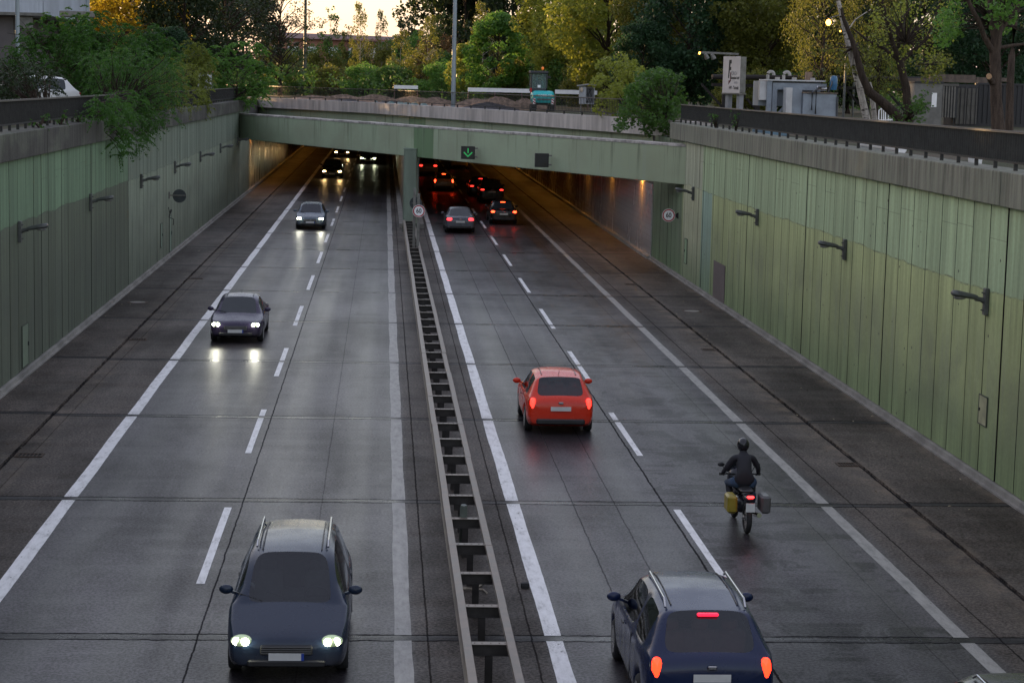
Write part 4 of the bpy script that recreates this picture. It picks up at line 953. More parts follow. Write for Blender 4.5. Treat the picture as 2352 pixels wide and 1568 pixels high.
M_MAST = simple('white_mast_paint', (.30,.35,.38), .45, .2, .25, 1.5, streak=True)
def mast(px, py_base, Y, zt, r0, r1, label, mat, pytop=None, lamp=True):
    b = at(px, py_base, Y); o = thing('lamp_mast', (b.x, Y, UG), label, 'mast')
    MB().tube([(0,0,0),(0,0,(zt-UG)*.5),(0,0,zt-UG)], [r0,(r0+r1)/2,r1], 14).build('pole', mat, o, smooth=60)
    MB().lathe([(r0*1.6,0),(r0*1.6,.05),(r0*1.05,.12)], 14).build('base_plate', M_GALV, o)
    if lamp:
        h = zt-UG
        MB().tube([(0,0,h),(.4,-.0,h+.15),(1.3,0,h+.2)], [r1,r1*.8,r1*.7], 8).build('arm', mat, o)
        MB().cbox(1.7, 0, h+.2, .9, .3, .14, .05).build('lamp_head', M_LAMPG, o)
    return o
mast(1041, 232, 137, 22, .165, .10, 'tall white tapering mast behind the bridge railing', M_MAST)
mast(700, 190, 215, 26, .19, .12, 'tall dark mast in front of the peach sky, left of the gap in the trees', simple('dark_mast', (.10,.095,.085), .6, .1, .3, 1.2, streak=True))
mast(41, 150, 118, 20, .14, .10, 'grey lamp mast standing before the white building', M_MAST)
mast(201, 120, 150, 22, .14, .09, 'slim grey mast rising from the bushes in front of the golden tree', M_MAST)

# building top left
bl = at(100, 40, 150); bx = bl.x
bd = thing('warehouse', (bx-9, 156, UG), 'white corrugated warehouse with a grey lower storey in the top left corner', 'building')
M_GREYP = simple('grey_wall_panel', (.13,.115,.115), .7, 0, .2, .5); M_CORR = simple('white_corrugated_sheet', (.50,.54,.60), .45, .1, .12, .5)
zs = at(60, 33, 150).z - UG
m_ = MB(); m_.box(-14, 6.6, -5, 16, 0, zs); m_.build('lower_wall', M_GREYP, bd)
m_ = MB(); x = -14
while x < 8.9:
    m_.box(x, x+.16, -6.04, -5.96, zs+.004, zs+9); x += .32
m_.box(-14.2, 9.0, -6, 17, zs+.002, zs+9); y = -6.
while y < 16.8: m_.box(8.96, 9.04, y, y+.16, zs+.004, zs+9); y += .32
m_.build('corrugated_wall', M_CORR, bd)
m_ = MB(); m_.box(-14.2, 9.06, -6.08, -6.041, zs-.1, zs+.12); m_.build('flashing', M_GALV, bd)
m_ = MB(); m_.cbox(7.6, -5.4, zs-.6, 1.0, .6, 1.0, .08); m_.build('vent_box', M_GALV, bd)
m_ = MB(); m_.cbox(11.6, -7, zs+.05, 2.4, 1.2, .45, .05); m_.tube([(11.6,-7,-.0),(11.6,-7,zs)], .15, 10)
tag(m_.xf(Matrix.Translation((bx-9, 156, UG))).build('flood_light', M_GALV), 'flat grey box lamp on a pole right of the warehouse', 'lamp')
# distant brick building with reddish roof behind the gap in the trees
q = at(770, 95, 330); hb = thing('brick_house', (q.x, 330, UG), 'distant brick building with a reddish pitched roof glimpsed through the gap in the trees', 'building')
M_BRICK = simple('brick', (.34,.16,.11), .85, 0, .3, .4); M_ROOFT = simple('red_roof', (.16,.09,.085), .8, 0, .3, .5)
h_ = q.z-UG+.4
m_ = MB(); m_.box(-12, 13, 0, 12, 0, h_); m_.add([(1.5,-.05,h_),(6.0,-.05,h_),(3.7,-.05,h_+.0)], [(0,1,2)]); m_.build('wall', M_BRICK, hb)
m_ = MB(); m_.add([(-12.6,-.7,h_+.003),(13.6,-.7,h_-.4),(13.6,12.7,h_-.4),(-12.6,12.7,h_+.003),(-12.6,6,h_+1.0),(13.6,6,h_+.6)], [(0,1,5,4),(4,5,2,3),(0,4,3),(1,2,5)]); m_.build('roof', M_ROOFT, hb)
for i in range(7):
    f = MB(); f.box(-11+3.3*i, -9.4+3.3*i, -.06, -.003, h_-3.0, h_-1.4); f.build('window', M_WHITE, hb)

# sand heaps behind the bridge railing
M_SAND = simple('sand', (.28,.19,.135), .95, 0, .5, 3, bmp=.05); M_GRAV = simple('dark_gravel', (.06,.055,.06), .95, 0, .6, 9, bmp=.05)
def par_y(x):
    for (xa, ya), (xb, yb) in zip(PAR[:-1], PAR[1:]):
        if xa <= x <= xb: return ya+(yb-ya)*(x-xa)/(xb-xa)
    return 95
def heap(px, pyt, Y, w, label, mat, d=3.4, cat='heap'):
    off = 9 if mat is M_GRAV else 14; w = min(w, 4.2) if mat is M_GRAV else min(w, 5)
    Y = Y; p = at(px, pyt, Y)
    for _ in range(6):
        Y = max(Y, par_y(p.x)+off); p = at(px, pyt, Y)
    h = (p.z-UG)*.6; o = MB(); n, m2 = 40, 12; vs = [(0,0,h)]; ph = random.random()*9
    for j in range(1, m2+1):
        r = j/m2
        for k in range(n):
            a = 2*PI*k/n; rr = r*(1+.16*math.sin(3*a+ph)+.1*math.sin(7*a+2*ph)); z = h*(1-r**1.25)*(1+.10*math.sin(5*a+ph*3)*r)+random.uniform(-.09,.09)*h*min(1, 4*(1-r))
            vs.append((rr*w/2*math.cos(a), rr*d/2*math.sin(a), max(z, -.05) if j < m2 else -.1))
    fs = [(0, 1+k, 1+(k+1)%n) for k in range(n)]+[(1+j*n+k, 1+(j+1)*n+k, 1+(j+1)*n+(k+1)%n, 1+j*n+(k+1)%n) for j in range(m2-1) for k in range(n)]
    o.add(vs, fs); ob = o.build('heap', mat, smooth=180, loc=(p.x, Y, UG)); return tag(ob, label, cat, 'heaps behind the bridge railing')
for i, (px, py, Y, w, mt, lb) in enumerate([
  (720,212,166,5.5,M_SAND,'low sand heap at the far left end of the bridge railing'), (790,207,164,5.5,M_SAND,'rounded sand heap left of the middle of the bridge railing'),
  (860,205,160,6,M_SAND,'broad sand heap behind the middle of the bridge railing'), (945,208,154,6,M_SAND,'sand heap just left of the tall white mast'),
  (1000,210,150,3.4,M_SAND,'small steep sand heap beside the foot of the white mast'), (800,222,158,9,M_GRAV,'long dark gravel ridge in front of the left sand heaps'),
  (905,226,151,9,M_GRAV,'dark gravel heap in front of the middle sand heaps'), (1145,203,136,5,M_SAND,'large sand heap left of the turquoise excavator'),
  (1095,212,138,4.5,M_SAND,'sand heap between the white mast and the large heap'), (1120,224,131,5.5,M_GRAV,'dark gravel heap in front of the large sand heap'), (1205,210,139,3.5,M_SAND,'sand heap touching the turquoise excavator')]):
    heap(px, py, Y, w, lb, mt)
tp = MB(); nx, ny = 26, 8
p0 = Vector((-1.0, par_y(-1.0)+4.5, UG))
vs = [(i*.35, j*.2, .05+.10*math.sin(i*.9)+.14*math.sin(j*1.7+i*.5)+random.uniform(-.04,.04)-(0.3 if j in (0, ny) else 0)) for j in range(ny+1) for i in range(nx+1)]
tp.add(vs, [(j*(nx+1)+i, j*(nx+1)+i+1, (j+1)*(nx+1)+i+1, (j+1)*(nx+1)+i) for j in range(ny) for i in range(nx)])
t_ = tp.build('tarpaulin', simple('teal_tarpaulin', (.03,.10,.09), .5, 0, .3), smooth=180, loc=(p0.x, p0.y, UG), rz=-1.2); tag(t_, 'crumpled dark teal tarpaulin lying behind the bridge railing', 'tarpaulin')

# excavator
q = at(1246, 195, 135.5)
ex = thing('mini_excavator', (q.x, 135.5, UG), 'small turquoise excavator with a black cab and orange beacon behind the bridge railing', 'excavator')
M_TURQ = mat_carpaint('turquoise_paint', (.035,.46,.48)); M_CAB = simple('cab_black', (.03,.032,.04), .4, 0, .2)
w = .80
for sx in (1, -1):
    tk = MB(); pts = [(sx*.62, -1.0, .22), (sx*.62, -.8, .03), (sx*.62, .8, .03), (sx*.62, 1.0, .22), (sx*.62, .85, .42), (sx*.62, -.85, .42), (sx*.62, -1.0, .22)]
    for a, b in zip(pts[:-1], pts[1:]): tk.bar(a, b, .05, .30) if False else tk.box(sx*.62-.16, sx*.62+.16, min(a[1], b[1])-.02, max(a[1], b[1])+.02, min(a[2], b[2])-.02, max(a[2], b[2])+.02)
    tk.build('track', M_BLACK, ex)
    MB().box(sx*.62-.1, sx*.62+.1, -.85, .85, .08, .36).build('track_frame', M_ZDARK, ex)
MB().lathe([(.42,.40),(.42,.56)], 24).build('turntable', M_ZDARK, ex)
b_ = MB(); vs = []
for z, r, yb in ((.56,.74,-1.0),(.78,.80,-1.08),(1.12,.80,-1.06),(1.30,.72,-.95),(1.36,.60,-.8)):
    for k in range(24):
        a = 2*PI*k/24; c, s_ = math.cos(a), math.sin(a)
        x = math.copysign(abs(c)**.45, c)*r; y = math.copysign(abs(s_)**.6, s_); y = y*(.75) if y > 0 else y*abs(yb)
        vs.append((x, y, z))
b_.add(vs, [(j*24+k, j*24+(k+1)%24, (j+1)*24+(k+1)%24, (j+1)*24+k) for j in range(4) for k in range(24)]+[tuple(range(23,-1,-1)), tuple(range(96,120))])
b_.build('engine_cover', M_TURQ, ex, smooth=50)
b_ = MB(); x0, x1, y0, y1, z0, z1 = -.84, .30, -.45, .85, 1.36, 2.62
for x in (x0, x1-.08):
    for y in (y0, y1-.08): b_.box(x, x+.08, y, y+.08, z0, z1-.1)
b_.cbox((x0+x1)/2, (y0+y1)/2, z1-.03, x1-x0+.1, y1-y0+.14, .18, .04); b_.box(x0, x1, y0, y1, z0-.05, z0+.16)
b_.build('cab_frame', M_CAB, ex)
def mat_clear():
    t = NT('cab_glass'); p = t.pr((.5,.62,.6), .03, 0, .5); p.inputs['Transmission Weight'].default_value = .85; p.inputs['IOR'].default_value = 1.05; return t.mat
M_CLR = mat_clear()
b_ = MB(); b_.box(x0+.085, x1-.085, y0+.03, y0+.04, z0+.165, z1-.13); b_.build('rear_window', M_CLR, ex)
b_ = MB(); b_.box(x0+.085, x1-.085, y1-.04, y1-.03, z0+.165, z1-.13); b_.build('front_window', M_CLR, ex)
for xx in (x0+.03, x1-.04): MB().box(xx, xx+.01, y0+.085, y1-.085, z0+.165, z1-.13).build('side_window', M_CLR, ex)
subsurf(MB().cbox((x0+x1)/2+.0, .0, z0+.42, .5, .18, .62, .1).build('seat', M_TRIM, ex, smooth=60), 1)
MB().box(-.36, -.16, y0+.018, y0+.028, z0+.20, z0+.38).build('sticker', M_WHITE, ex)
MB().tube([(-.3,.75,z0+.0),(-.3,.95,z0+.9)], .06, 8).build('boom_cylinder', M_TURQ, ex)
bm = MB(); bm.bar((.0,.7,.8), (.0,1.6,1.9), .2, .26); bm.bar((0,1.6,1.9), (0,2.4,1.1), .16, .2); bm.build('boom', M_TURQ, ex)
bk_ = MB(); bk_.box(-.25, .25, 2.2, 2.6, .6, 1.05); bk_.build('bucket', M_ZDARK, ex)
bc = MB(); bc.tube([(-.0, .1, z1+.04), (-.0, .1, z1+.16)], .03, 8); bc.build('beacon_stem', M_TRIM, ex)
MB().ball((0,.1,z1+.24), (.09,.09,.11), 12, 8).build('beacon', emit('beacon_orange', (.9,.22,.03), .12), ex, smooth=180)
MB().cbox(x1+.18, .8, z1-.35, .26, .08, .18, .03).build('mirror', M_TRIM, ex); MB().bar((x1, .8, z1-.3), (x1+.1,.8,z1-.33), .03, .03).build('mirror_arm', M_TRIM, ex)
MB().cbox(x0+.03, y0-.06, z0+.02, .12, .08, .30, .02).build('tail_lamp', simple('red_lamp', (.45,.01,.01), .3), ex)
text_obj('maker_lettering', 'KOBELCO', .20, simple('lettering_white', (.75,.78,.78), .5), ex, (.12, -1.105, 1.04), (PI/2, 0, 0), 1.05, .012, .006)
for xx in (-.42, .62): MB().box(xx-.09, xx+.09, -1.09, -1.065, .99, 1.08).build('marker', simple('orange_marker', (.55,.30,.03), .4), ex)
MB().box(-.45, .45, -1.10, -1.07, .74, .84).build('vent_strip', simple('vent_grey', (.10,.12,.13), .5), ex)
for sx in (1, -1):
    m_ = MB(); m_.box(sx*.62-.09, sx*.62+.09, -1.03, -1.0, .48, .86); pp_ = m_.build('warning_plate', M_WHITE, ex)
    m_ = MB(); 
    for zz in (.50, .68): m_.add([(sx*.62-.09, -1.034, zz+.10), (sx*.62+.09, -1.034, zz), (sx*.62+.09, -1.034, zz+.08), (sx*.62-.09, -1.034, zz+.17)], [(0,1,2,3)])
    m_.build('warning_stripe', M_RED, ex)

# white barrier rail behind the works
for i, (pa, pb, Y, lb) in enumerate([(1075,1218,150,'low white barrier rail left of the excavator'), (1275,1338,147,'low white barrier rail between excavator and cabinet'), (1350,1372,145,'short white barrier rail right of the grey cabinet'), (905,960,172,'low white barrier rail behind the sand heaps')]):
    a, b = at(pa, 199 if i else 200, Y), at(pb, 203, Y); o = thing('barrier', (a.x, Y, UG), lb, 'barrier', 'white barriers behind the works'); L_ = b.x-a.x
    MB().box(0, L_, -.04, .04, 1.12, 1.42).build('board', M_WHITE, o)
    for k in range(int(L_/2)+1): MB().box(min(k*2.0, L_-.08), min(k*2.0, L_-.08)+.08, .041, .11, 0, 1.3).build('post', simple('barrier_post', (.20,.12,.10), .7), o)
# cabinet with a lid and cables
q = at(1347, 205, 128); cbn = thing('electrical_cabinet', (q.x, 128, UG), 'grey open electrical cabinet with a sloping lid and cables behind the bridge railing', 'cabinet')
m_ = MB(); m_.box(-.45,-.05,-.3,.3,.6,1.7); m_.box(-.05,.5,.2,.3,.6,1.7); m_.box(.45,.5,-.3,.2,.6,1.7); m_.box(-.05,.45,-.3,.2,.6,.65); m_.build('case', simple('light_grey_case', (.34,.35,.37), .5, 0, .15), cbn)
m_ = MB(); m_.add([(-.6,-.45,1.72),(.15,-.45,1.82),(.75,-.45,1.74),(.75,.4,1.74),(.15,.4,1.82),(-.6,.4,1.72),(-.6,-.45,1.78),(.15,-.45,1.90),(.75,-.45,1.80),(.75,.4,1.80),(.15,.4,1.90),(-.6,.4,1.78)], [(0,1,7,6),(1,2,8,7),(6,7,10,11),(7,8,9,10),(5,4,1,0),(4,3,2,1),(0,6,11,5),(2,3,9,8),(5,11,10,4),(4,10,9,3)]); m_.build('lid', simple('lid_grey', (.2,.2,.2), .6), cbn)
for sx in (-.35, .35): MB().box(sx-.04, sx+.04, -.04, .04, 0, .6).build('leg', M_GALV, cbn)
m_ = MB()
for i in range(9): m_.tube([(random.uniform(0,.4), random.uniform(-.2,.1), 1.6), (random.uniform(0,.4), random.uniform(-.3,.1), 1.2), (random.uniform(0,.4), random.uniform(-.2,.1), .7)], .014, 5)
m_.build('cables', M_BLACK, cbn)
MB().ball((-.34,-.34,1.5), (.1,.06,.16), 10, 8).build('lamp', simple('cream_lamp', (.6,.48,.36), .5), cbn, smooth=180)

# tote tank at the left
q = at(470, 190, 128); tt = thing('tote_tank', (q.x, 128, UG), 'white caged liquid tote with a red top edge behind the left railing', 'tank')
h_ = at(470, 166, 128).z-UG
subsurf(MB().cbox(0,0,h_-.55,.9,.9,1.0,.08).build('tank', simple('milky_plastic', (.6,.62,.64), .4), tt, smooth=60), 1)
m_ = MB()
for k in range(6):
    x = -.48+.192*k
    for y in (-.49, .49): m_.box(x-.012, x+.012, y-.012, y+.012, h_-1.1, h_)
for k in range(5):
    z = h_-1.08+.26*k
    for y in (-.505, .505): m_.box(-.5, .5, y-.012, y+.012, z-.012, z+.012)
m_.build('cage', M_GALV, tt); MB().box(-.52,.52,-.54,.54,h_+.002,h_+.07).build('top_edge', simple('red_brown_edge', (.3,.05,.04), .6), tt)
MB().box(-.5,.5,-.5,.5,0,h_-1.12).build('pallet', simple('pallet_wood', (.2,.14,.09), .9), tt)

# billboard
q = at(1688, 240, 104); bbx = q.x
bb = thing('company_sign', (bbx, 104, UG), 'tall white company sign with a black arrow logo on two grey posts', 'sign', rz=math.radians(-64))
zt_, zb_ = at(1690, 130, 104).z-UG, at(1690, 214, 104).z-UG; Wd = 1.5
M_BOARD = simple('board_white', (.60,.55,.52), .5, 0, .1, 1)
MB().box(-Wd/2, Wd/2, -.30, -.28, zb_, zt_).build('board', M_BOARD, bb)
MB().box(-Wd/2+.02, Wd/2-.02, -.279, .10, zb_+.02, zt_-.02).build('case', M_GALV, bb)
for x in (-.5, .5): MB().box(x-.13, x+.13, -.18, .08, 0, zb_-.002).build('post', simple('grey_steel', (.30,.31,.33), .5, .2, .15), bb)
MB().box(-Wd/2-.05, Wd/2+.05, -.33, .12, zb_-.07, zb_-.002).build('shelf', M_GALV, bb)
ar = MB(); ar.bar((.3,-.1,zt_+.12), (-.5,-1.9,zt_+.16), .09, .10); ar.build('lamp_arm', M_GALV, bb)
for k in (0, 1): MB().tube([(-.42+.1*k,-1.7+.35*k,zt_+.08), (-.40+.1*k,-1.58+.35*k,zt_-.16)], [.09,.13], 10).build('floodlight', M_GALV, bb)
MB().ball((-.52,-2.0,zt_+.12), (.05,.06,.07), 8, 6).build('lit_bulb', emit('bulb_orange', (1.0,.40,.06), 2.5), bb)
zc = lambda f: zb_+(zt_-zb_)*f; yk = -.304
lg = MB()
def poly(pts): lg.add([(x, yk, zc(z)) for x, z in pts], [tuple(range(len(pts)))])
poly([(-.28,.40),(-.20,.40),(-.06,.90),(-.22,.90)]); poly([(-.15,.62),(-.02,.62),(-.02,.71),(-.11,.71)]); poly([(-.10,.80),(.0,.80),(.0,.905),(-.07,.905)])
lg.build('arrow_logo', M_SBLK, bb)
lg = MB(); poly([(-.10,.32),(-.02,.32),(-.02,.56),(-.10,.56)]); poly([(-.24,.22),(-.16,.34),(.0,.34)]); poly([(-.24,.22),(-.22,.34),(-.10,.34)]); lg.build('red_arrow', simple('dark_red_print', (.10,.02,.02), .5), bb)
GRP = simple('print_grey', (.22,.22,.23), .5)
text_obj('lettering', 'FÖRCH', .26, GRP, bb, (.24, yk, zc(.53)), (PI/2,0,0), .62, .001, .003)
text_obj('lettering', 'Brunnenbau GmbH', .20, M_SBLK, bb, (.36, yk, zc(.41)), (PI/2,0,0), .46, .001, .006)
text_obj('lettering', 'Berlin', .24, simple('print_light', (.42,.40,.40), .5), bb, (.42, yk, zc(.29)), (PI/2,0,0), .55, .001, .0)
text_obj('lettering', 'HW - Technik', .24, M_SBLK, bb, (.25, yk, zc(.14)), (PI/2,0,0), .60, .001, .006)

# timber/pipe gantry
M_CHAR = simple('tarred_timber', (.018,.014,.013), .8, 0, .4, 2)
def gantry(pa, pb, pya, pyb, Y, posts, label, rad=.16, mat=None):
    a, b = at(pa, pya, Y), at(pb, pyb, Y+4); o = thing('gantry', (a.x, Y, UG), label, 'gantry'); L_ = b.x-a.x
    za, zb2 = a.z-UG, b.z-UG
    MB().tube([(0,0,za),(L_,4,zb2)], rad, 12).build('pipe', mat or M_CHAR, o, smooth=60)
    MB().box(.3, L_-.3, 1.9-.1, 1.9+.1, za-rad-.42, za-rad-.22).build('beam', M_CHAR, o)
    for p in posts:
        x = at(p, 200, Y+2).x-a.x
        MB().box(x-.16, x+.16, 1.78, 2.1, 0, za-rad-.2).build('post', M_CHAR, o)
        MB().bar((x-1.5, 1.94, za-rad-.3), (x-.1, 1.94, za-1.9), .14, .14).build('brace', M_CHAR, o)
gantry(1636, 2150, 177, 183, 124, [1665, 1740, 1850, 1900, 1992, 2085], 'black tarred pipe gantry on posts across the works yard')
a, b = at(2132, 176, 118), at(2262, 182, 118)
tb = MB(); tb.box(a.x, b.x-.7, 117.5, 117.9, a.z-.12, a.z+.14); tb.box(b.x-.65, b.x+1.2, 117.5, 117.9, a.z-.2, a.z+.02); tb.box(a.x-1.4, b.x, 117.4, 118.2, a.z-.32, a.z-.125)
tag(tb.build('timber_stack', simple('weathered_timber', (.13,.10,.08), .85, 0, .4, 4, streak=True)), 'weathered timber beam resting above the containers', 'timber')

# containers
M_DCON = simple('dark_container_paint', (.028,.028,.030), .6, 0, .3, 1); M_GCON = simple('grey_container_paint', (.105,.098,.085), .65, 0, .25, 1.5)
a, b = at(2240, 290, 112), at(2420, 290, 112); zt_ = at(2240, 191, 112).z-UG
cn = thing('shipping_container', (a.x, 112, UG), 'long dark corrugated shipping container behind the thick trunk on the far right', 'container')
m_ = MB(); L_ = b.x-a.x+2; n = int(L_/.28)
for i in range(n): 
    x = i*.28; m_.add([(x,0,.15),(x+.07,-.0,.15),(x+.10,-.05,.15),(x+.21,-.05,.15),(x+.24,0,.15),(x+.28,0,.15)]+[(x,0,zt_-.1),(x+.07,0,zt_-.1),(x+.10,-.05,zt_-.1),(x+.21,-.05,zt_-.1),(x+.24,0,zt_-.1),(x+.28,0,zt_-.1)], [(k,k+1,k+7,k+6) for k in range(5)])
m_.box(0, L_, .01, 2.4, .1, zt_-.1); m_.build('corrugated_side', M_DCON, cn)
m_ = MB(); m_.box(-.02, L_, -.08, .06, zt_-.1, zt_+.02); m_.box(-.02, L_, -.08, .06, 0, .15); m_.box(-.12, .06, -.09, .08, 0, zt_); m_.build('frame', M_DCON, cn)
a2 = at(2190, 290, 111.5); w_ = a.x-a2.x-.15; zt2 = at(2215, 194, 111.5).z-UG
cn2 = thing('shipping_container', (a2.x, 111.3, UG), 'grey container seen from its double doors beside the dark container', 'container')
MB().box(0, w_, .06, 2.3, 0, zt2).build('shell', M_DCON, cn2)
for k in (0, 1):
    x = .04+k*(w_/2); d_ = MB(); d_.box(x, x+w_/2-.06, 0, .05, .12, zt2-.22); 
    for z in (.35, zt2*.5, zt2*.78): d_.box(x+.05, x+w_/2-.12, -.03, -.001, z, z+.3)
    dd = d_.build('door', M_GCON, cn2)
    for xx in (.35, .75): MB().tube([(x+(w_/2)*xx, -.05, .1), (x+(w_/2)*xx, -.05, zt2-.12)], .025, 6).build('lock_bar', M_DCON, dd)
a3 = at(2138, 265, 111); w3 = a2.x-a3.x-.1; zt3 = at(2160, 192, 111).z-UG; zb3 = at(2160, 270, 111).z-UG
cn3 = thing('corrugated_box', (a3.x, 110.6, UG), 'grey ribbed steel box left of the container doors', 'container')
MB().box(0, w3, .05, 1.6, zb3, zt3-.14).build('shell', M_DCON, cn3)
m_ = MB(); 
for k in range(8): m_.box(.04+k*(w3-.1)/8, .04+(k+.55)*(w3-.1)/8, 0, .049, zb3, zt3-.15)
m_.build('ribs', simple('pale_grey_ribs', (.16,.15,.13), .6, 0, .25), cn3); MB().box(-.02, w3+.02, -.03, 1.62, zt3-.14, zt3).build('lid', M_GCON, cn3)
for xx in (.1, w3-.15): MB().box(xx, xx+.06, .2, .3, 0, zb3).build('leg', M_DCON, cn3)
a4 = at(2092, 290, 109); cs_ = thing('site_cabin', (a4.x, 108.5, UG), 'pale site cabin with a torn poster behind the branching tree', 'cabin')
zz = at(2100, 191, 109).z-UG; w4 = a3.x-a4.x-.1
MB().box(0, w4, 0, 2.2, 0, zz).build('wall', simple('pale_cabin', (.17,.165,.15), .7, 0, .2), cs_); MB().box(-.05, w4+.05, -.06, 2.25, zz+.002, zz+.1).build('roof', M_DCON, cs_)
MB().box(w4*.62, w4*.80, -.02, -.003, zz*.45, zz*.78).build('poster', M_WHITE, cs_)

# tank plant
a = at(1748, 270, 103); b = at(1912, 270, 103); T = thing('tank_plant', (a.x, 103, UG), 'light grey tank plant with bent vent pipes and a blue motor in the works yard', 'machine')
M_TG = simple('tank_grey_paint', (.27,.31,.36), .5, .1, .2, 1.6); M_TP = simple('tank_pale_paint', (.55,.55,.55), .55, 0, .15, 1.6)
ux = lambda px: at(px, 230, 103).x-a.x
uz = lambda py, px=1830: at(px, py, 103).z-UG
zt = uz(187)
m_ = MB(); m_.box(ux(1750), ux(1893), 1.0, 2.6, uz(245), zt-.02); m_.build('rear_tank', M_TG, T)
m_ = MB(); m_.box(ux(1749), ux(1765), .6, .98, uz(232), zt-.03); m_.build('end_panel', M_TP, T)
m_ = MB(); m_.box(ux(1764), ux(1898), .4, 2.7, zt, zt+.07); m_.build('top_flange', M_TP, T)
m_ = MB(); m_.box(ux(1765), ux(1776), .45, .7, 0, zt-.01); m_.box(ux(1778), ux(1789), .5, .7, 0, zt-.1); m_.box(ux(1789), ux(1902), .5, .7, zt-.45, zt-.1); m_.bar((ux(1792), .55, uz(264)), (ux(1812), .55, uz(240)), .1, .12); m_.build('support_frame', M_TG, T)
m_ = MB(); m_.box(ux(1801), ux(1815), -.5, .3, .2, uz(202)); m_.build('switch_box', M_TP, T)
m_ = MB(); m_.box(ux(1815)+.01, ux(1838), -.4, .3, .6, uz(203)); m_.build('hopper', M_TG, T)
fr = MB(); fr.box(ux(1839), ux(1916), -.6, .4, 0, uz(214)); bevel(fr.build('front_tank', M_TG, T), .04)
m_ = MB(); m_.box(ux(1837), ux(1918), -.65, .45, uz(214)+.002, uz(214)+.06); m_.build('front_lid', simple('rusty_lid', (.22,.17,.13), .8, 0, .4, 5), T)
def bend(px, r=.16):
    x = ux(px); z = zt+.07
    MB().tube([(x,1.5,z),(x,1.5,z+.25)]+[(x+r*(1-math.cos(t_*PI/8)),1.5,z+.25+r*math.sin(t_*PI/8)) for t_ in range(1,9)]+[(x+2*r,1.5,z+.22)], .085, 10).build('vent_pipe', simple('cream_pipe', (.36,.34,.31), .6), T, smooth=60)
bend(1774); bend(1811)
for px in (1795, 1834, 1877): MB().lathe([(.13,zt+.07),(.13,zt+.2)], 12, c=(ux(px),1.3,0)).build('nozzle', simple('cream_pipe', (.36,.34,.31)), T)
mt_ = MB(); x = ux(1914); z = uz(214)+.2; mt_.lathe([(.0,z),(.17,z),(.2,z+.25),(.2,z+.55),(.15,z+.72),(0,z+.74)], 18, c=(x,.1,0)); mt_.build('motor', mat_carpaint('blue_motor_paint', (.04,.14,.27)), T, smooth=50)
mt_ = MB(); mt_.tube([(x-.3,-.1,z-.1),(x-.15,-.15,z+.3),(x-.1,0,z+.5)], .04, 8); mt_.tube([(ux(1858),-.75,.8),(ux(1858),-.75,uz(212)),(ux(1858)+.15,-.75,uz(207)),(ux(1866),-.75,uz(205))], .05, 8); mt_.tube([(ux(1867),-.75,.6),(ux(1867),-.75,uz(206)),(ux(1872),-.75,uz(199)),(ux(1890),-.5,uz(199))], .045, 8); mt_.tube([(ux(1917),-.65,.2),(ux(1917),-.65,uz(220))], .05, 8)
mt_.build('pipework', simple('dark_pipe', (.07,.075,.08), .5, .2, .3), T, smooth=60)
mt_ = MB(); mt_.lathe([(.1,-.12),(.1,.12)], 12, 'X', (ux(1877),-.3,uz(201))); mt_.lathe([(.07,-.15),(.07,.15)], 12, 'X', (ux(1888),-.3,uz(203))); mt_.build('valve', M_CHROME, T, smooth=50)
wd2 = at(1858, 170, 106); tag(MB().box(wd2.x-.17, wd2.x+.17, 105.9, 106.2, UG, wd2.z+.1).build('wooden_post', simple('pale_timber', (.25,.17,.12), .85, 0, .3, 3, streak=True)), 'upright pale timber post behind the tank plant', 'post')
# odds along the right railing
pb2 = at(2010, 345, 57); tag(MB().tube([(XR+1.2, 62, 7.25), (XR+1.2, 57.5, 7.25)], .16, 14).build('pipe_roll', M_WHITE, smooth=60), 'white roll lying on the ground behind the right railing', 'roll')
tag(MB().lathe([(.16,0),(.19,.3),(.2,.32),(.17,.3),(.14,.01),(0,.01)], 18, c=(XR+1.0, 49.5, 7.1)).build('bucket', M_WHITE, smooth=40), 'small white bucket behind the right railing', 'bucket')
tag(MB().cbox(XR+1.5, 79, 7.3, 1.0, 2.6, .5, .05).build('blue_crate', simple('faded_blue', (.14,.24,.32), .6)), 'faded blue crate behind the right railing below the company sign', 'crate')
for k,(px,py,Y) in enumerate([(2033,262,98),(2048,262,98.6)]):
    q = at(px, py, Y); ch = thing('garden_chair', (q.x, Y, UG), ['white plastic garden chair on the left, behind the right railing','white plastic garden chair beside the branching trunk'][k], 'chair', 'garden chairs in the yard')
    MB().box(-.25,.25,-.25,.25,.42,.46).build('seat', M_WHITE, ch)
    m_ = MB(); m_.tube([(-.25,.25,.46),(-.24,.32,.9),(-.1,.34,1.0),(.1,.34,1.0),(.24,.32,.9),(.25,.25,.46)], .025, 6)
    for x in (-.1,0,.1): m_.bar((x,.26,.46),(x,.34,.98),.03,.015)
    m_.build('backrest', M_WHITE, ch)
    for x in (-.22,.22):
        for y in (-.22,.22): MB().box(x-.02,x+.02,y-.02,y+.02,0,.42).build('leg', M_WHITE, ch)

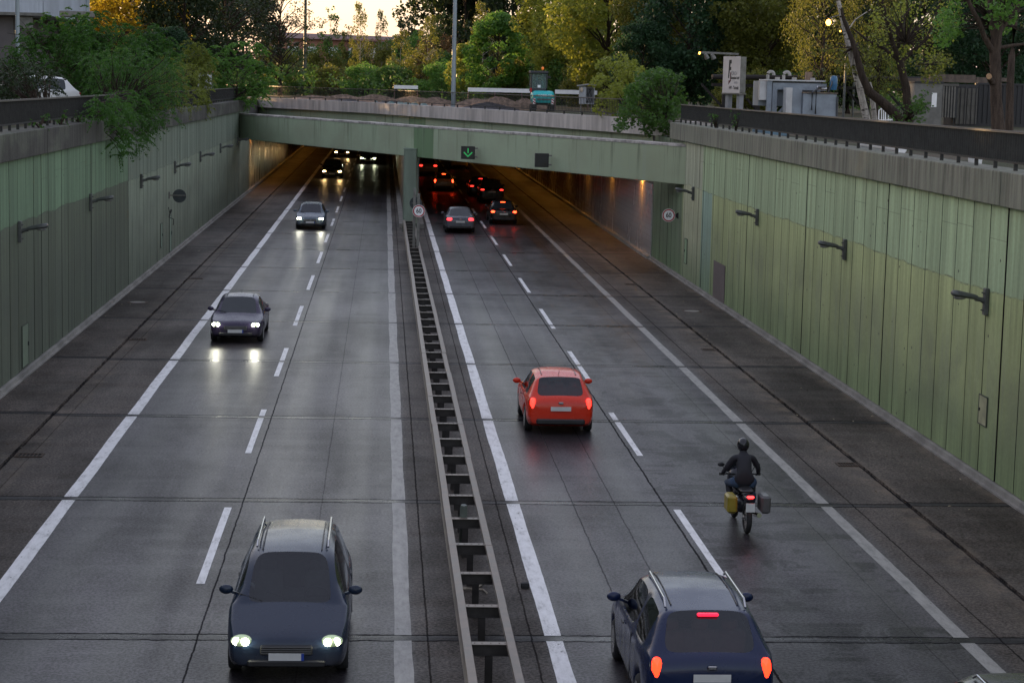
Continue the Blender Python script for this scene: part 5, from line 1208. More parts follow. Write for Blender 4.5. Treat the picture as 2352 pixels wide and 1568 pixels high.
# ------------------------------------------------------------------ vegetation
def mat_leaf(name, c1, c2, tr=.42, trc=None):
    if name in MC: return MC[name]
    t = NT(name); g = t.n.new('ShaderNodeNewGeometry'); n = t.noise(t.pos(), .55, 4, .6)
    k = t.m('ADD', t.m('MULTIPLY', g.outputs['Random Per Island'], .55), t.m('MULTIPLY', t.ramp(n, .3, .7), .45))
    c = t.mix(k, c1, c2)
    d = t.n.new('ShaderNodeBsdfPrincipled'); t.L(c, d.inputs['Base Color']); d.inputs['Roughness'].default_value = .5; d.inputs['Specular IOR Level'].default_value = .3
    tl = t.n.new('ShaderNodeBsdfTranslucent'); t.L(t.mix(.5, c, trc or tuple(min(1, 2.2*x) for x in c2)), tl.inputs['Color'])
    m_ = t.n.new('ShaderNodeMixShader'); m_.inputs[0].default_value = tr; t.L(d.outputs[0], m_.inputs[1]); t.L(tl.outputs[0], m_.inputs[2]); t.L(m_.outputs[0], t.out.inputs[0])
    MC[name] = t.mat; return t.mat
def mat_bark(name, col, birch=False):
    if name in MC: return MC[name]
    t = NT(name); n = t.noise(t.pos((3,3,.5), obj=True), 3, 5, .7); f = t.noise(t.pos(obj=True), 14, 4)
    c = t.mix(t.ramp(n, .3, .7), tuple(x*.55 for x in col), tuple(min(1, x*1.3) for x in col))
    if birch:
        b = t.m('MULTIPLY', t.ramp(t.noise(t.pos((1.2,1.2,5), obj=True), 1.6, 4, .6), .56, .62), 1); c = t.mix(b, c, (.03,.025,.02))
    t.pr(c, .9, 0, .2, t.bump(t.m('ADD', n, f), .03)); MC[name] = t.mat; return t.mat
BK = mat_bark('dark_bark', (.045,.033,.025)); BKB = mat_bark('brown_bark', (.075,.055,.043)); BB_ = mat_bark('birch_bark', (.42,.38,.34), True)
LF = dict(
 mid=mat_leaf('leaf_mid_green', (0.0261,0.0609,0.0116), (0.0754,0.1522,0.0290)),
 bright=mat_leaf('leaf_bright_green', (0.0508,0.1232,0.0232), (0.1232,0.2465,0.0435)),
 olive=mat_leaf('leaf_olive', (0.0435,0.0609,0.0116), (0.1450,0.1522,0.0261)),
 yellow=mat_leaf('leaf_yellow_green', (.085,.115,.016), (.26,.29,.045)),
 gold=mat_leaf('leaf_sunlit_gold', (0.1450,0.0943,0.0087), (0.4930,0.2755,0.0261), .55, (0.6000,0.6000,0.0580)),  # evening sunlight is put into this leaf colour
 dark=mat_leaf('leaf_dark', (0.0116,0.0232,0.0087), (0.0319,0.0522,0.0174), .22),
 deep=mat_leaf('leaf_blue_green', (0.0145,0.0377,0.0174), (0.0377,0.0870,0.0348), .28),
 robinia=mat_leaf('leaf_robinia', (.018,.050,.010), (.062,.150,.024), .42),
 robinia_y=mat_leaf('leaf_robinia_yellowing', (0.0580,0.0870,0.0145), (0.1740,0.2030,0.0319), .42),
 brown=mat_leaf('leaf_reddish', (0.0725,0.0435,0.0174), (0.1595,0.0870,0.0319), .4))
def leaf_mesh(name, P, size, mat, aspect=.55, droop=0.0, jitter=.35, up=.35):
    """one small rhombic leaf at every point of P"""
    n = len(P); sz = size*(1+jitter*RNG.uniform(-1, 1, n))[:, None]
    u = RNG.normal(size=(n, 3)); u[:, 2] = u[:, 2]*.6-droop; u /= np.linalg.norm(u, axis=1)[:, None]
    nn = RNG.normal(size=(n, 3)); nn[:, 2] = np.abs(nn[:, 2])+up; v = np.cross(nn, u); v /= np.linalg.norm(v, axis=1)[:, None]+1e-9
    a, b = u*sz*.5, v*sz*.5*aspect
    V = np.stack([P-a, P-a*.1+b, P+a, P-a*.1-b], 1).reshape(-1, 3)
    me = bpy.data.meshes.new(name); me.vertices.add(4*n); me.vertices.foreach_set('co', V.astype(np.float32).ravel())
    me.loops.add(4*n); me.loops.foreach_set('vertex_index', np.arange(4*n, dtype=np.int32))
    me.polygons.add(n); me.polygons.foreach_set('loop_start', np.arange(0, 4*n, 4, dtype=np.int32)); me.polygons.foreach_set('loop_total', np.full(n, 4, np.int32))
    me.update(calc_edges=True); me.materials.append(mat); return me
def clump_points(centres, radii, per, flat=.7, hang=0):
    out = []
    for c, r in zip(centres, radii):
        k = max(8, int(per*(r**2)))
        d = RNG.normal(size=(k, 3)); d /= np.linalg.norm(d, axis=1)[:, None]
        rr = RNG.uniform(0.35, 1, k)[:, None]**.6*r; p = d*rr; p[:, 2] *= flat
        if hang: p[:, 2] -= np.abs(RNG.normal(size=k))*hang
        out.append(p+c)
    return np.concatenate(out)
def frond_points(centres, radii, per, L=.5, nl=11):
    out = []
    for c, r in zip(centres, radii):
        k = max(4, int(per*r*r))
        d = RNG.normal(size=(k, 3)); d /= np.linalg.norm(d, axis=1)[:, None]; base = c+d*RNG.uniform(.2, 1, k)[:, None]*r*np.array([1,1,.75])
        dirn = d*np.array([1,1,.3])+RNG.normal(size=(k,3))*.35; dirn[:, 2] += .15; dirn /= np.linalg.norm(dirn, axis=1)[:, None]
        side = np.cross(dirn, [0,0,1]); side /= np.linalg.norm(side, axis=1)[:, None]+1e-6
        for j in range(nl):
            f = (j+1)/nl; q = base+dirn*(L*f); q[:, 2] -= .55*L*f*f
            w = .10*L*(1.2-f*.5)*2.0
            out.append(q+side*w*.5); out.append(q-side*w*.5)
    return np.concatenate(out)
def crown_centres(shape, R, H, z0, n, rr):
    cs, rs = [], []
    lob = [(random.uniform(0, 2*PI), random.uniform(-1, 1), random.uniform(.75, 1.2)) for _ in range(7)]
    for i in range(n):
        u = random.uniform(0, 2*PI); h = random.random()
        if shape == 'round': prof = math.sin(PI*min(1, max(0, (h*.92+.06))))**.55
        elif shape == 'tall': prof = (math.sin(PI*(h*.93+.05))**.7)*(1-.35*h)
        elif shape == 'cone': prof = (1-h)**.75*.95+.12
        elif shape == 'open': prof = math.sin(PI*(h*.9+.08))**.5
        else: prof = math.sin(PI*(h*.75+.15))**.5
        lf = 1
        for (a, b, s) in lob: lf += .16*(s-1)*4*math.exp(-((math.cos(u-a)-1)**2)*3-((h*2-1-b)**2)*3)
        rad = R*prof*lf*(random.uniform(.35, 1)**.5)
        cs.append((rad*math.cos(u), rad*math.sin(u), z0+h*H)); rs.append(rr*random.uniform(.6, 1.25))
    return np.array(cs), rs
def limb_mesh(mb, p0, p1, r0, r1, n=5, wob=.08, seg=6):
    p0, p1 = Vector(p0), Vector(p1); L = (p1-p0).length; pts = []
    for i in range(n+1):
        f = i/n; q = p0.lerp(p1, f); q.z += math.sin(f*PI)*L*.06
        if 0 < i < n: q += Vector((random.uniform(-1,1), random.uniform(-1,1), random.uniform(-1,1)))*wob*L*.35
        pts.append(q)
    mb.tube(pts, [r0+(r1-r0)*i/n for i in range(n+1)], seg); return pts
PROTO = {}
def tree_proto(key, shape, R, H, z0, n, rr, leaf, per, size, bark=BK, tr=.22, kind='clump', asp=.55, hang=0, droop=0, lean=(0,0), branches=26, bare=0):
    cs, rs = crown_centres(shape, R, H, z0, n, rr)
    cs[:, 0] += lean[0]*(np.maximum(cs[:, 2], 0)/(z0+H))**1.5; cs[:, 1] += lean[1]*(np.maximum(cs[:, 2], 0)/(z0+H))**1.5
    P = frond_points(cs, rs, per) if kind == 'frond' else clump_points(cs, rs, per, .72, hang)
    lm = leaf_mesh(key+'_crown', P, size, LF[leaf], asp, droop)
    mb = MB(); top = Vector((lean[0]*.8, lean[1]*.8, z0+H*.80)); N = 8; tp = []
    for i in range(N+1):
        f = i/N; tp.append(Vector((lean[0]*.8*f**1.5+random.uniform(-1,1)*tr*.6*(f>0), lean[1]*.8*f**1.5+random.uniform(-1,1)*tr*.6*(f>0), top.z*f)))
    mb.tube(tp, [tr*(1.25 if i == 0 else 1)*(1-.85*i/N) for i in range(N+1)], 10)
    idx = np.argsort(-np.hypot(cs[:, 0], cs[:, 1]))[:n]; sel = [idx[int(k*len(idx)/max(1, branches))] for k in range(min(branches, len(idx)))]
    for k in sel:
        c = Vector(cs[k]); f = max(.15, min(.95, (c.z-R*.55)/top.z)); i = f*N; a = tp[int(i)].lerp(tp[min(N, int(i)+1)], i-int(i))
        pts = limb_mesh(mb, a, c, tr*.42*(1-.6*f), .02, 5)
        for _ in range(2):
            q = pts[random.choice([3,4])]; limb_mesh(mb, q, q+Vector((random.gauss(0,1), random.gauss(0,1), random.uniform(-.2,1)))*rr*1.2, .02, .008, 3, seg=4)
    PROTO[key] = (lm, mb.mesh(key+'_trunk', bark, 60), z0+H, R)
def tree(key, loc, label, s=1.0, sz=None, rz=None, group='trees around the cutting', name='tree', cat='tree', leaf=None, sxy=None):
    lm, tm, h, R = PROTO[key]; o = thing(name, loc, label, cat, group, random.uniform(0, 6.28) if rz is None else rz)
    o.scale = (sxy or s, sxy or s, sz or s)
    for nm, me in (('trunk', tm), ('crown', lm)):
        c = bpy.data.objects.new(nm, me); COL.objects.link(c); c.parent = o
        if nm == 'crown' and leaf:
            c.material_slots[0].link = 'OBJECT'; c.material_slots[0].material = LF[leaf]
    return o
def tree_px(key, px, Y, pytop, label, hwpx=None, **k):
    """stand a tree on the ground at distance Y under picture column px, sized by the height its top reaches"""
    lm, tm, h, R = PROTO[key]; t_ = at(px, pytop, Y); sz = (t_.z-UG)/h
    s = (hwpx*Y/FPX/R) if hwpx else sz
    return tree(key, (t_.x, Y, UG-.05), label, sz=sz, sxy=s, **k)
# prototypes
tree_proto('lime',   'round', 4.6, 10.5, 2.4, 120, 1.25, 'olive', 150, .26, BK, .30, asp=.8)
tree_proto('broad',  'round', 4.6, 11.0, 1.2, 120, 1.30, 'dark', 115, .32, BK, .30, asp=.7)
tree_proto('airy',   'open',  4.6, 11.5, 2.6, 70, .95, 'dark', 90, .22, BK, .24, asp=.6, branches=60)
tree_proto('maple',  'round', 2.6, 6.6, .3, 90, .75, 'bright', 330, .23, BK, .12, asp=.85)
tree_proto('birch',  'open',  1.9, 9.5, .9, 60, .55, 'olive', 230, .23, BB_, .085, asp=.6, hang=.45, droop=.9)
tree_proto('sapling','open',  1.7, 7.5, .9, 42, .50, 'mid', 230, .24, BK, .06, asp=.6)
tree_proto('bush',   'dome',  2.3, 3.6, -.1, 70, .70, 'mid', 260, .20, BK, .07, asp=.6)
tree_proto('robinia','dome',  2.5, 4.3, -.2, 75, .75, 'robinia', 26, .155, BK, .045, kind='frond', asp=.45)
tree_proto('ailanthus','dome',1.9, 4.2, .0, 60, .55, 'robinia', 30, .18, BK, .045, kind='frond', asp=.5)
tree_proto('weeping','round', 3.4, 9.5, 2.6, 85, .9, 'olive', 210, .16, BK, .2, asp=.45, hang=.9, droop=1.4)
tree_proto('wood',   'round', 5.5, 14.0, .3, 90, 1.9, 'dark', 60, .48, BK, .3, asp=.7)
T_ = tree_px
for i_, (x_, y_) in enumerate([(-34,48),(-38,66),(-37,84),(-40,100),(-38,116),(-42,132),(-48,92),(-44,60)]+[(-44,146),(-52,165)]):
    tree('wood', (x_, y_, UG), ['tree','tree'][0]+' added out of view on the left to block the sun, '+['nearest','second','third','fourth','fifth','sixth','seventh','eighth','ninth','tenth'][i_]+' of the row', sz=.85, sxy=1.35, leaf='mid', group='unseen trees added to block the sun', name='distant_tree')  # unseen trees added to keep low sun off the right wall
# far belt closing the view
belt = [(-40,300,10,'wood','dark'),(60,300,10,'wood','dark'),(150,280,0,'wood','olive'),(250,285,-150,'wood','dark'),(360,290,-130,'wood','dark'),(470,285,-60,'wood','dark'),(560,300,-10,'wood','dark'),
        (1030,300,-90,'wood','dark'),(1075,290,-150,'wood','dark'),(1180,300,-160,'wood','dark'),(1290,290,-170,'wood','dark'),(1400,280,-160,'wood','dark'),(1520,290,-170,'wood','dark'),(1640,280,-160,'wood','dark'),(1760,290,-150,'wood','dark'),(1880,280,-160,'wood','dark'),(2000,270,-160,'wood','dark'),(2120,270,-160,'wood','dark'),(2240,260,-160,'wood','dark'),(2370,260,-150,'wood','dark'),(2480,250,-150,'wood','dark')]
words = ['leftmost','second from the left','third from the left','fourth from the left','fifth from the left','sixth from the left','seventh from the left','eighth from the left','ninth from the left','tenth from the left']
for i, (px, Y, py, k, lf) in enumerate(belt):
    side = 'right of the sky gap' if px > 850 else 'left of the sky gap'; j = i if px < 850 else i-7
    nm = words[j] if j < 10 else ['eleventh','twelfth','thirteenth','fourteenth'][j-10]+' from the left'
    T_(k, px, Y, py, f'dark tree of the far belt {side}, {nm}', hwpx=95, leaf=lf, group='far belt of trees', name='distant_tree')
# low screen under the sky gap
low = [(640,240,118,'bush','olive'),(700,250,112,'bush','mid'),(745,235,118,'bush','olive'),(800,245,112,'bush','mid'),(860,235,108,'bush','olive'),(905,250,95,'bush','mid'),(955,240,88,'bush','bright'),(1000,235,92,'bush','brown'),(1040,230,120,'bush','mid'),(680,215,150,'bush','mid'),(760,212,152,'bush','olive'),(835,208,150,'bush','bright'),(900,205,150,'bush','mid'),(965,205,142,'bush','olive'),(1015,200,145,'bush','bright'),(1190,185,140,'bush','olive'),(1300,175,135,'bush','mid'),(1350,165,130,'bush','olive')]
dsc = ['olive bush at the left foot of the sky gap','green bush under the dark mast','olive bush in front of the reddish roof','green bush below the drooping tall birch','olive bush between the birches','green bush rising to the skyline','bright bush on the skyline left of the white mast','reddish brown bush left of the white mast','green bush directly behind the white mast','low green bush in front of the olive one, left end of the railing','low olive bush above the left sand heaps','low bright bush above the broad sand heap','low green bush behind the middle of the railing','low olive bush left of the white mast','low bright bush touching the white mast','low olive bush left of the excavator','green bush right of the excavator','olive bush behind the grey cabinet']
for (px, Y, py, k, lf), d in zip(low, dsc): T_(k, px, Y, py, d, hwpx=52, leaf=lf, group='bushes below the skyline', name='bush', cat='bush')
ug = []
for i in range(900):
    y = random.uniform(182, 262); x = random.uniform(-70, 75)
    ug.append((x, y, UG+random.uniform(.2, 2.4)))
P = clump_points(np.array(ug), [1.0]*len(ug), 34, .8)
tag(bpy.data.objects.new('undergrowth', leaf_mesh('undergrowth', P, .34, LF['mid'], .7)), 'tangled green undergrowth filling the ground below the trees', 'undergrowth', kind='stuff'); COL.objects.link(bpy.data.objects['undergrowth'])
# birches and young trees in the gap
for px, Y, py, d, w in [(829,225,8,'tall birch with a drooping dark crown in the middle of the sky gap',26),(878,235,26,'thin birch right of the drooping one',20),(921,215,72,'birch with a forked white stem behind the railing',30),(984,205,38,'white-stemmed birch left of the white mast',34),(1112,215,8,'pale olive birch behind the round maple',36)]:
    T_('birch', px, Y, py, d, hwpx=w, group='birches behind the bridge', name='birch_tree')
for px, Y, py, d, w, l in [(759,235,18,'slim young tree in the sky gap beside the dark mast',26,'mid'),(936,240,38,'small dark tree on the skyline right of the birches',30,'dark'),(800,240,60,'low young tree under the sky gap',22,'olive')]:
    T_('sapling', px, Y, py, d, hwpx=w, leaf=l, group='young trees in the sky gap', name='young_tree')
# left side
T_('airy', 645, 205, -70, 'tall airy dark tree whose twigs let the sunset through, left of the mast', hwpx=95)
T_('airy', 520, 195, -130, 'broad dark tree with bare forking limbs left of the sky gap', hwpx=120)
T_('broad', 420, 185, -130, 'dense dark tree right of the golden tree', hwpx=95)
T_('lime', 290, 190, -90, 'tree coloured golden as if in the last sun at top left', hwpx=120, leaf='gold')
T_('lime', 190, 215, -100, 'tree coloured brownish gold as if sunlit, behind the slim mast', hwpx=80, leaf='gold')
T_('broad', 95, 172, 50, 'dark green tree added to block the sun, by the warehouse corner behind the feathery bushes', hwpx=70, leaf='mid')  # this and the next three are added to keep sun off the parapet
T_('broad', 385, 172, 70, 'dark tree added to block the sun, right below the golden one behind the bushes', hwpx=70, leaf='deep')
T_('broad', 139, 178, 62, 'green tree added to block the sun, behind the tallest feathery bush', hwpx=135, leaf='mid')
T_('broad', 60, 190, 40, 'dark tree added to block the sun, just right of the warehouse wall', hwpx=60, leaf='deep')
T_('lime', 120, 230, -80, 'olive tree beside the warehouse', hwpx=60, leaf='olive')
T_('robinia', 10, 84, 118, 'dark bush at the left edge of the picture', hwpx=60, group='bushes overhanging the left wall', name='bush', cat='bush', leaf='robinia')
T_('robinia', 130, 96, 48, 'feathery green bush in front of the warehouse', hwpx=112, group='bushes overhanging the left wall', name='bush', cat='bush')
T_('robinia', 245, 100, 46, 'tall feathery green bush below the golden tree', hwpx=110, group='bushes overhanging the left wall', name='bush', cat='bush')
T_('robinia', 330, 104, 70, 'feathery green bush right of the tall one', hwpx=95, group='bushes overhanging the left wall', name='bush', cat='bush')
T_('robinia', 425, 118, 105, 'yellowish feathery bush above the left wall', hwpx=70, group='bushes overhanging the left wall', name='bush', cat='bush', leaf='robinia_y')
T_('ailanthus', 545, 146, 100, 'bush of upright bright green fronds where wall and bridge meet', hwpx=75, group='bushes overhanging the left wall', name='bush', cat='bush', leaf='bright')
def spill(name, pts, per, leaf, label, size, kind='frond', group='bushes overhanging the walls', rr=.5, hang=0):
    """branches spilling over a wall: real limbs from a root to leaf clumps"""
    root = Vector(pts[0]); o = thing(name, root, label, 'bush', group)
    cs = np.array([Vector(p)-root for p in pts[1:]]); rs = [rr*random.uniform(.7, 1.2) for _ in cs]
    P = frond_points(cs, rs, per) if kind == 'frond' else clump_points(cs, rs, per, .8, hang)
    c = bpy.data.objects.new('foliage', leaf_mesh(name, P, size, LF[leaf], .48 if kind == 'frond' else .75, .2)); COL.objects.link(c); c.parent = o
    mb = MB()
    for q in cs: limb_mesh(mb, (0,0,0), q, .035, .008, 4, seg=5)
    mb.build('stems', BK, o); return o
def cloud(px0, px1, py0, py1, Y0, Y1, n, shape=None, sp=None):
    out = []
    while len(out) < n:
        px, py = random.uniform(px0, px1), random.uniform(py0, py1)
        if shape and not shape(px, py): continue
        out.append(tuple(at(px, py, random.uniform(Y0, Y1))))
    return out
lshape = lambda x, y: y < 205+ (150*math.exp(-((x-288)/38)**2)) + 85*math.exp(-((x-350)/60)**2) and y > 120
hang_pts = []
while len(hang_pts) < 60:
    px, py = random.uniform(225, 345), random.uniform(215, 372)
    lim = 262+105*math.exp(-((px-288)/17)**2)+62*math.exp(-((px-318)/12)**2)+25*math.exp(-((px-262)/30)**2)
    if py < lim: hang_pts.append(tuple(at_x(px, py, XL+random.uniform(.2, .75))))
spill('bush', [(XL-1.0, 87, UG)]+cloud(200, 400, 120, 345, 84, 92, 150, lshape), 34, 'robinia', 'feathery bush spilling over the left coping above the hanging branch', .105, rr=.42)
spill('bush', [(XL-.5, 75.5, 7.2)]+hang_pts, 60, 'robinia', 'branch of feathery leaves hanging down over the left wall, in front of the coping', .12, rr=.30)
spill('bush', [(XL-1.2, 94, UG)]+cloud(330, 470, 150, 262, 93, 99, 50, lambda x, y: y < 275-(x-330)*.25), 30, 'robinia_y', 'yellowish green bush drooping over the left coping', .105, rr=.42)
spill('bush', [(XL-1.2, 71, UG)]+cloud(-20, 125, 120, 228, 70, 76, 58, lambda x, y: y > 150 or x < 40), 15, 'dark', 'dark leafy bush before the white parked car', .11, rr=.42)
spill('bush', [(XL-.9, 150, UG)]+cloud(540, 600, 170, 245, 147, 152, 28), 26, 'bright', 'low green fronds at the left end of the bridge parapet', .13, rr=.5)
# right side
T_('lime', 1300, 178, -110, 'large yellow-green tree right of the round maple', hwpx=110, leaf='yellow')
T_('lime', 1400, 158, -120, 'large yellowish tree above the grey cabinet', hwpx=125, leaf='yellow')
T_('lime', 1515, 150, -150, 'tall olive tree between the yellowish and the dark one', hwpx=100, leaf='olive')
T_('broad', 1590, 140, -130, 'dark blue-green tree left of the company sign', hwpx=115, leaf='deep')
T_('broad', 1480, 138, 55, 'low dark green tree behind the right end of the bridge', hwpx=70, leaf='deep')
T_('maple', 1145, 185, 40, 'round bright green maple behind the excavator', hwpx=72)
T_('maple', 1068, 195, 108, 'small yellow-green tree right of the white mast', hwpx=36, leaf='yellow')
T_('lime', 1765, 138, -140, 'golden olive tree above the company sign and tank plant', hwpx=130, leaf='olive')
T_('lime', 1700, 150, -60, 'olive tree directly behind the company sign', hwpx=80, leaf='olive')
T_('weeping', 1900, 122, -120, 'weeping tree with thin hanging yellowish twigs beside the white birch trunk', hwpx=95, leaf='olive')
T_('weeping', 2030, 125, -110, 'weeping tree with hanging olive twigs behind the branching dark trunk', hwpx=85, leaf='olive')
T_('broad', 2130, 165, -60, 'dark tree behind the containers, left of the thick trunk', hwpx=90, leaf='deep')
T_('broad', 2290, 160, -60, 'dark tree behind the containers at the right edge', hwpx=100, leaf='deep')
T_('broad', 1960, 160, -40, 'dark tree behind the weeping ones', hwpx=90, leaf='dark')
T_('broad', 1800, 170, 40, 'dark tree low behind the gantry', hwpx=90, leaf='deep')
T_('bush', 1830, 135, 165, 'green bush behind the tank plant', hwpx=80, group='bushes in the works yard', name='bush', cat='bush')
T_('bush', 1710, 128, 160, 'green bush behind the posts of the company sign', hwpx=70, group='bushes in the works yard', name='bush', cat='bush', leaf='olive')
yl = lambda x, y: ((x-1425)/62)**2+((y-205)/75)**2 < 1 or ((x-1385)/32)**2+((y-215)/28)**2 < 1
spill('bush', [tuple(at(1450, 262, 113))]+cloud(1350, 1485, 130, 285, 108, 115, 62, yl), 300, 'yellow', 'glowing yellow-green bush leaning over the bridge railing', .19, kind='clump', rr=.45)
gsh = lambda x, y: ((x-1505)/62)**2+((y-225)/62)**2 < 1 or (abs(x-1512-(y-280)*.1) < 28 and 240 < y < 322) or (abs(x-1450) < 36 and 240 < y < 300)
spill('bush', [tuple(at(1530, 262, 101))]+cloud(1412, 1572, 165, 322, 98, 104, 80, gsh), 290, 'mid', 'dark green creeper hanging over the girder at the right end of the bridge', .19, kind='clump', rr=.42)
spill('bush', [tuple(at(1540, 262, 102))]+cloud(1470, 1565, 165, 250, 100, 104, 26), 260, 'mid', 'greener bush top above the hanging creeper', .19, kind='clump', rr=.42)
# explicit trunks on the right
def trunk_tree(name, label, base, limbs, bark, leafy=None, Y=90, k=.7):
    o = thing(name, base, label, 'tree', 'trunks in the works yard'); B = Vector(base); mb = MB()
    for pts in limbs:
        P = [Vector(at(px, py, Y+dy))-B for px, py, r, dy in pts]; mb.tube(P, [p[2]*k for p in pts], 12)
    mb.build('trunk', bark, o, smooth=60)
    return o
b = at(1993, 300, 92)
o = trunk_tree('birch_tree', 'leaning white birch trunk with black marks', (b.x, 92, UG), [[(1996,300,.26,0),(1988,262,.25,0),(1974,200,.22,0),(1962,160,.19,0),(1950,110,.17,0),(1938,60,.16,0),(1925,0,.14,0),(1915,-60,.12,0)], [(1944,75,.05,0),(1965,45,.04,.4),(2000,22,.03,.8)], [(1950,82,.06,0),(1935,45,.05,-.4),(1930,20,.03,-.6)]], BB_, Y=92)
b = at(2010, 300, 93)
trunk_tree('birch_tree', 'short dark and white birch stem right of the leaning one', (b.x, 93, UG), [[(2012,300,.2,0),(2008,262,.19,0),(2002,215,.17,0),(1996,190,.15,0)]], BB_, Y=93)
b = at(2068, 310, 88)
trunk_tree('dark_tree', 'dark trunk leaning far left across the birch', (b.x, 88, UG), [[(2072,310,.42,0),(2062,268,.36,0),(2030,238,.31,0),(1997,212,.28,0),(1980,175,.24,0),(1968,130,.2,0),(1958,95,.16,0),(1938,45,.12,0),(1932,20,.07,0)]], BK, Y=88)
b = at(2082, 310, 90)
trunk_tree('dark_tree', 'dark trunk forking into long thin limbs in front of the site cabin', (b.x, 90, UG), [[(2088,310,.34,0),(2085,262,.30,0),(2082,205,.27,0),(2072,165,.25,0),(2066,138,.25,0)],
  [(2066,138,.18,0),(2052,105,.16,-.3),(2040,60,.14,-.5),(2030,20,.11,-.6),(2015,-30,.08,-.8)], [(2066,140,.14,0),(2030,112,.11,.3),(1995,95,.08,.6),(1958,65,.05,.8)], [(2070,142,.15,0),(2100,115,.12,.3),(2128,90,.10,.4),(2148,45,.08,.6),(2162,-10,.06,.8)], [(2064,110,.12,0),(2062,70,.13,.2),(2078,40,.11,.3),(2100,8,.08,.4)], [(2128,90,.04,.4),(2160,78,.03,.6),(2190,62,.02,.8)]], BK, Y=90)
b = at(2291, 330, 76)
o = trunk_tree('large_tree', 'thick brown trunk with a sawn-off stub at the right edge', (b.x, 76, UG), k=.62, limbs=[[(2296,330,.50,0),(2293,296,.43,0),(2288,230,.37,0),(2287,170,.36,0),(2285,120,.35,0),(2292,60,.33,0),(2298,-20,.28,0)],
  [(2284,125,.20,0),(2262,88,.17,-.3),(2248,50,.15,-.5),(2232,20,.13,-.6),(2212,-25,.11,-.8)], [(2284,90,.22,0),(2277,40,.19,.2),(2272,-20,.16,.4)], [(2298,70,.16,.1),(2320,40,.13,.4),(2345,10,.1,.6)], [(2296,110,.12,.1),(2330,104,.1,.4),(2370,100,.08,.6)], [(2279,190,.2,-.2),(2275,183,.19,-.35),(2272,177,.17,-.5)]], bark=BKB, Y=76)
B = Vector((b.x, 76, UG)); q = Vector(at(2271.5, 176, 75.42))-B
MB().lathe([(0,-.02),(.11,-.02),(.115,.0)], 18, 'Y', tuple(q)).build('sawn_face', simple('sawn_wood', (.42,.26,.14), .8, 0, .3, 20), o)
b = at(2322, 300, 98)
trunk_tree('large_tree', 'slimmer grey-brown trunk behind the thick one', (b.x, 98, UG), [[(2318,300,.3,0),(2320,200,.27,0),(2324,130,.24,0),(2330,60,.2,0),(2340,-20,.16,0)]], BKB, Y=98)
cr = lambda x, y: y < 60+40*math.sin(x*.05)+30*math.sin(x*.021+1)
spill('leafy_branches', [tuple(at(2290, 60, 77))]+cloud(2150, 2400, -40, 110, 74, 80, 60, cr), 250, 'bright', 'bright green leafy branches of the thick trunk at top right', .17, kind='clump', rr=.42, group='leafy branches in the works yard')
spill('leafy_branches', [tuple(at(2080, 100, 90))]+cloud(2000, 2200, -30, 120, 88, 94, 50, lambda x, y: random.random() < .7), 190, 'yellow', 'hanging yellowish branches of the forked trunk', .14, kind='clump', rr=.42, hang=.5, group='leafy branches in the works yard')
spill('leafy_branches', [tuple(at(2075, 290, 89))]+cloud(2040, 2130, 215, 290, 86, 90, 26, lambda x, y: y > 240 or x > 2070), 260, 'mid', 'green shoots sprouting around the foot of the forked trunk', .14, kind='clump', rr=.32, group='leafy branches in the works yard')
spill('leafy_branches', [tuple(at(1960, 110, 91))]+cloud(1880, 2000, 110, 180, 90, 96, 22, lambda x, y: random.random() < .8), 240, 'olive', 'olive leaves hanging over the gantry beside the birch', .15, kind='clump', rr=.36, group='leafy branches in the works yard')
spill('leafy_branches', [tuple(at(2130, 150, 100))]+cloud(2090, 2190, 120, 185, 98, 104, 18, lambda x, y: random.random() < .8), 200, 'olive', 'dim olive branches above the ribbed steel box', .16, kind='clump', rr=.4, group='leafy branches in the works yard')
# creepers on the railings and weeds on the copings
for (x, y, z, lb, r) in [(XR+.2, 84.5, 7.5, 'small weed growing at the foot of the right railing', .22), (XR+.2, 79.5, 7.6, 'thin creeper climbing the right railing', .25), (XL-.1, 62.5, 7.3, 'weed with small leaves on the left coping', .22), (XL-.1, 70.5, 7.3, 'tuft of weeds at the end of the left railing', .3), (XL-.1, 66.5, 7.28, 'small weed between the two on the left coping', .16)]:
    spill('weed', [(x, y, 7.2)]+[(x+random.uniform(-.2,.2), y+random.uniform(-.6,.6), z+random.uniform(-.15,.35)) for _ in range(7)], 420, 'robinia', lb, .09, kind='clump', rr=r*.7, group='weeds on the copings')
# glowing street lamps between the leaves
for px, py, Y, lb, r in [(1903, 52, 118, 'glowing orange street lamp among the leaves above the tank plant', .16), (1930, 72, 140, 'tiny orange light right of the glowing street lamp', .06)]:
    p = at(px, py, Y); o = thing('street_lamp', (p.x, Y, UG), lb, 'lamp'); h = p.z-UG
    MB().tube([(1.2,.3,0),(1.2,.3,h),(.8,.2,h+.5),(0,0,h+.22)], [.08,.06,.04,.04], 8).build('pole', M_LAMPG, o); MB().ball((0,0,h), (r,r,r*1.2), 12, 8).build('glowing_lamp', emit('lamp_orange', (1.0,.42,.07), 2.8), o, smooth=180)


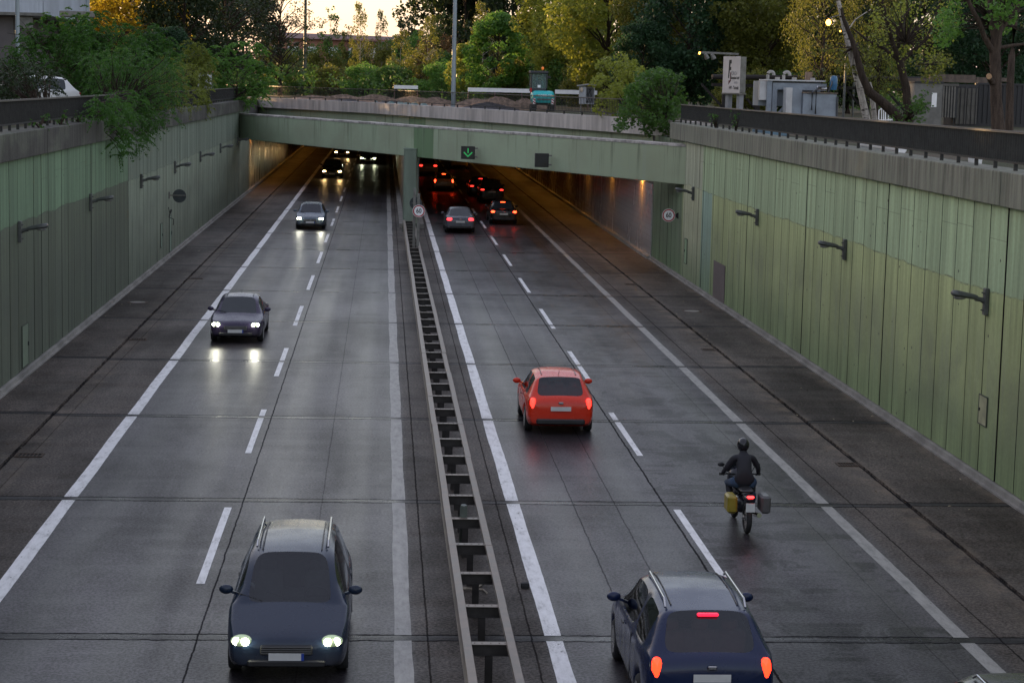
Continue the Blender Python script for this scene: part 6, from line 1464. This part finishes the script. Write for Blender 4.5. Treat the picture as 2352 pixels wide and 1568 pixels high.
# ------------------------------------------------------------------ camera, sky, light
cam = bpy.data.cameras.new('camera'); co = bpy.data.objects.new('camera', cam); COL.objects.link(co)
cam.sensor_width = 36; cam.lens = 36*FPX/2352; cam.clip_start = .5; cam.clip_end = 3000
Mx = Matrix(((CR.x, CU.x, -CF.x, 0), (CR.y, CU.y, -CF.y, 0), (CR.z, CU.z, -CF.z, CAM_Z), (0,0,0,1)))
co.matrix_world = Mx; scene.camera = co
SUN_EL, SUN_AZ = math.radians(2.6), math.radians(-42)       # azimuth measured from +Y towards +X
wd_ = bpy.data.worlds.new('World'); scene.world = wd_; wd_.use_nodes = True
nt = wd_.node_tree; bg = nt.nodes['Background']; sky = nt.nodes.new('ShaderNodeTexSky'); sky.sky_type = 'NISHITA'; sky.sun_disc = False
sky.sun_elevation = SUN_EL; sky.sun_rotation = SUN_AZ; sky.air_density = 1.0; sky.dust_density = 1.0; sky.ozone_density = 1.5
hs = nt.nodes.new('ShaderNodeHueSaturation'); hs.inputs['Saturation'].default_value = .85; hs.inputs['Value'].default_value = .72; nt.links.new(sky.outputs[0], hs.inputs['Color'])
# thin high haze: an even pale veil added to the clear-sky model
ad = nt.nodes.new('ShaderNodeMix'); ad.data_type = 'RGBA'; ad.blend_type = 'ADD'; ad.inputs[0].default_value = 1; ad.inputs[7].default_value = (.82, .77, .95, 1)
nt.links.new(hs.outputs[0], ad.inputs[6]); nt.links.new(ad.outputs[2], bg.inputs[0]); bg.inputs[1].default_value = .15
sl_ = bpy.data.lights.new('sun', 'SUN'); sl_.energy = 2.6; sl_.angle = math.radians(.6); sl_.color = (1.0, .62, .28)
so_ = bpy.data.objects.new('sun', sl_); COL.objects.link(so_)
sd = Vector((math.sin(SUN_AZ)*math.cos(SUN_EL), math.cos(SUN_AZ)*math.cos(SUN_EL), math.sin(SUN_EL)))
so_.rotation_euler = sd.to_track_quat('Z', 'Y').to_euler()
scene.view_settings.view_transform = 'Standard'; scene.view_settings.look = 'None'; scene.view_settings.gamma = 1
scene.view_settings.exposure = 1.9
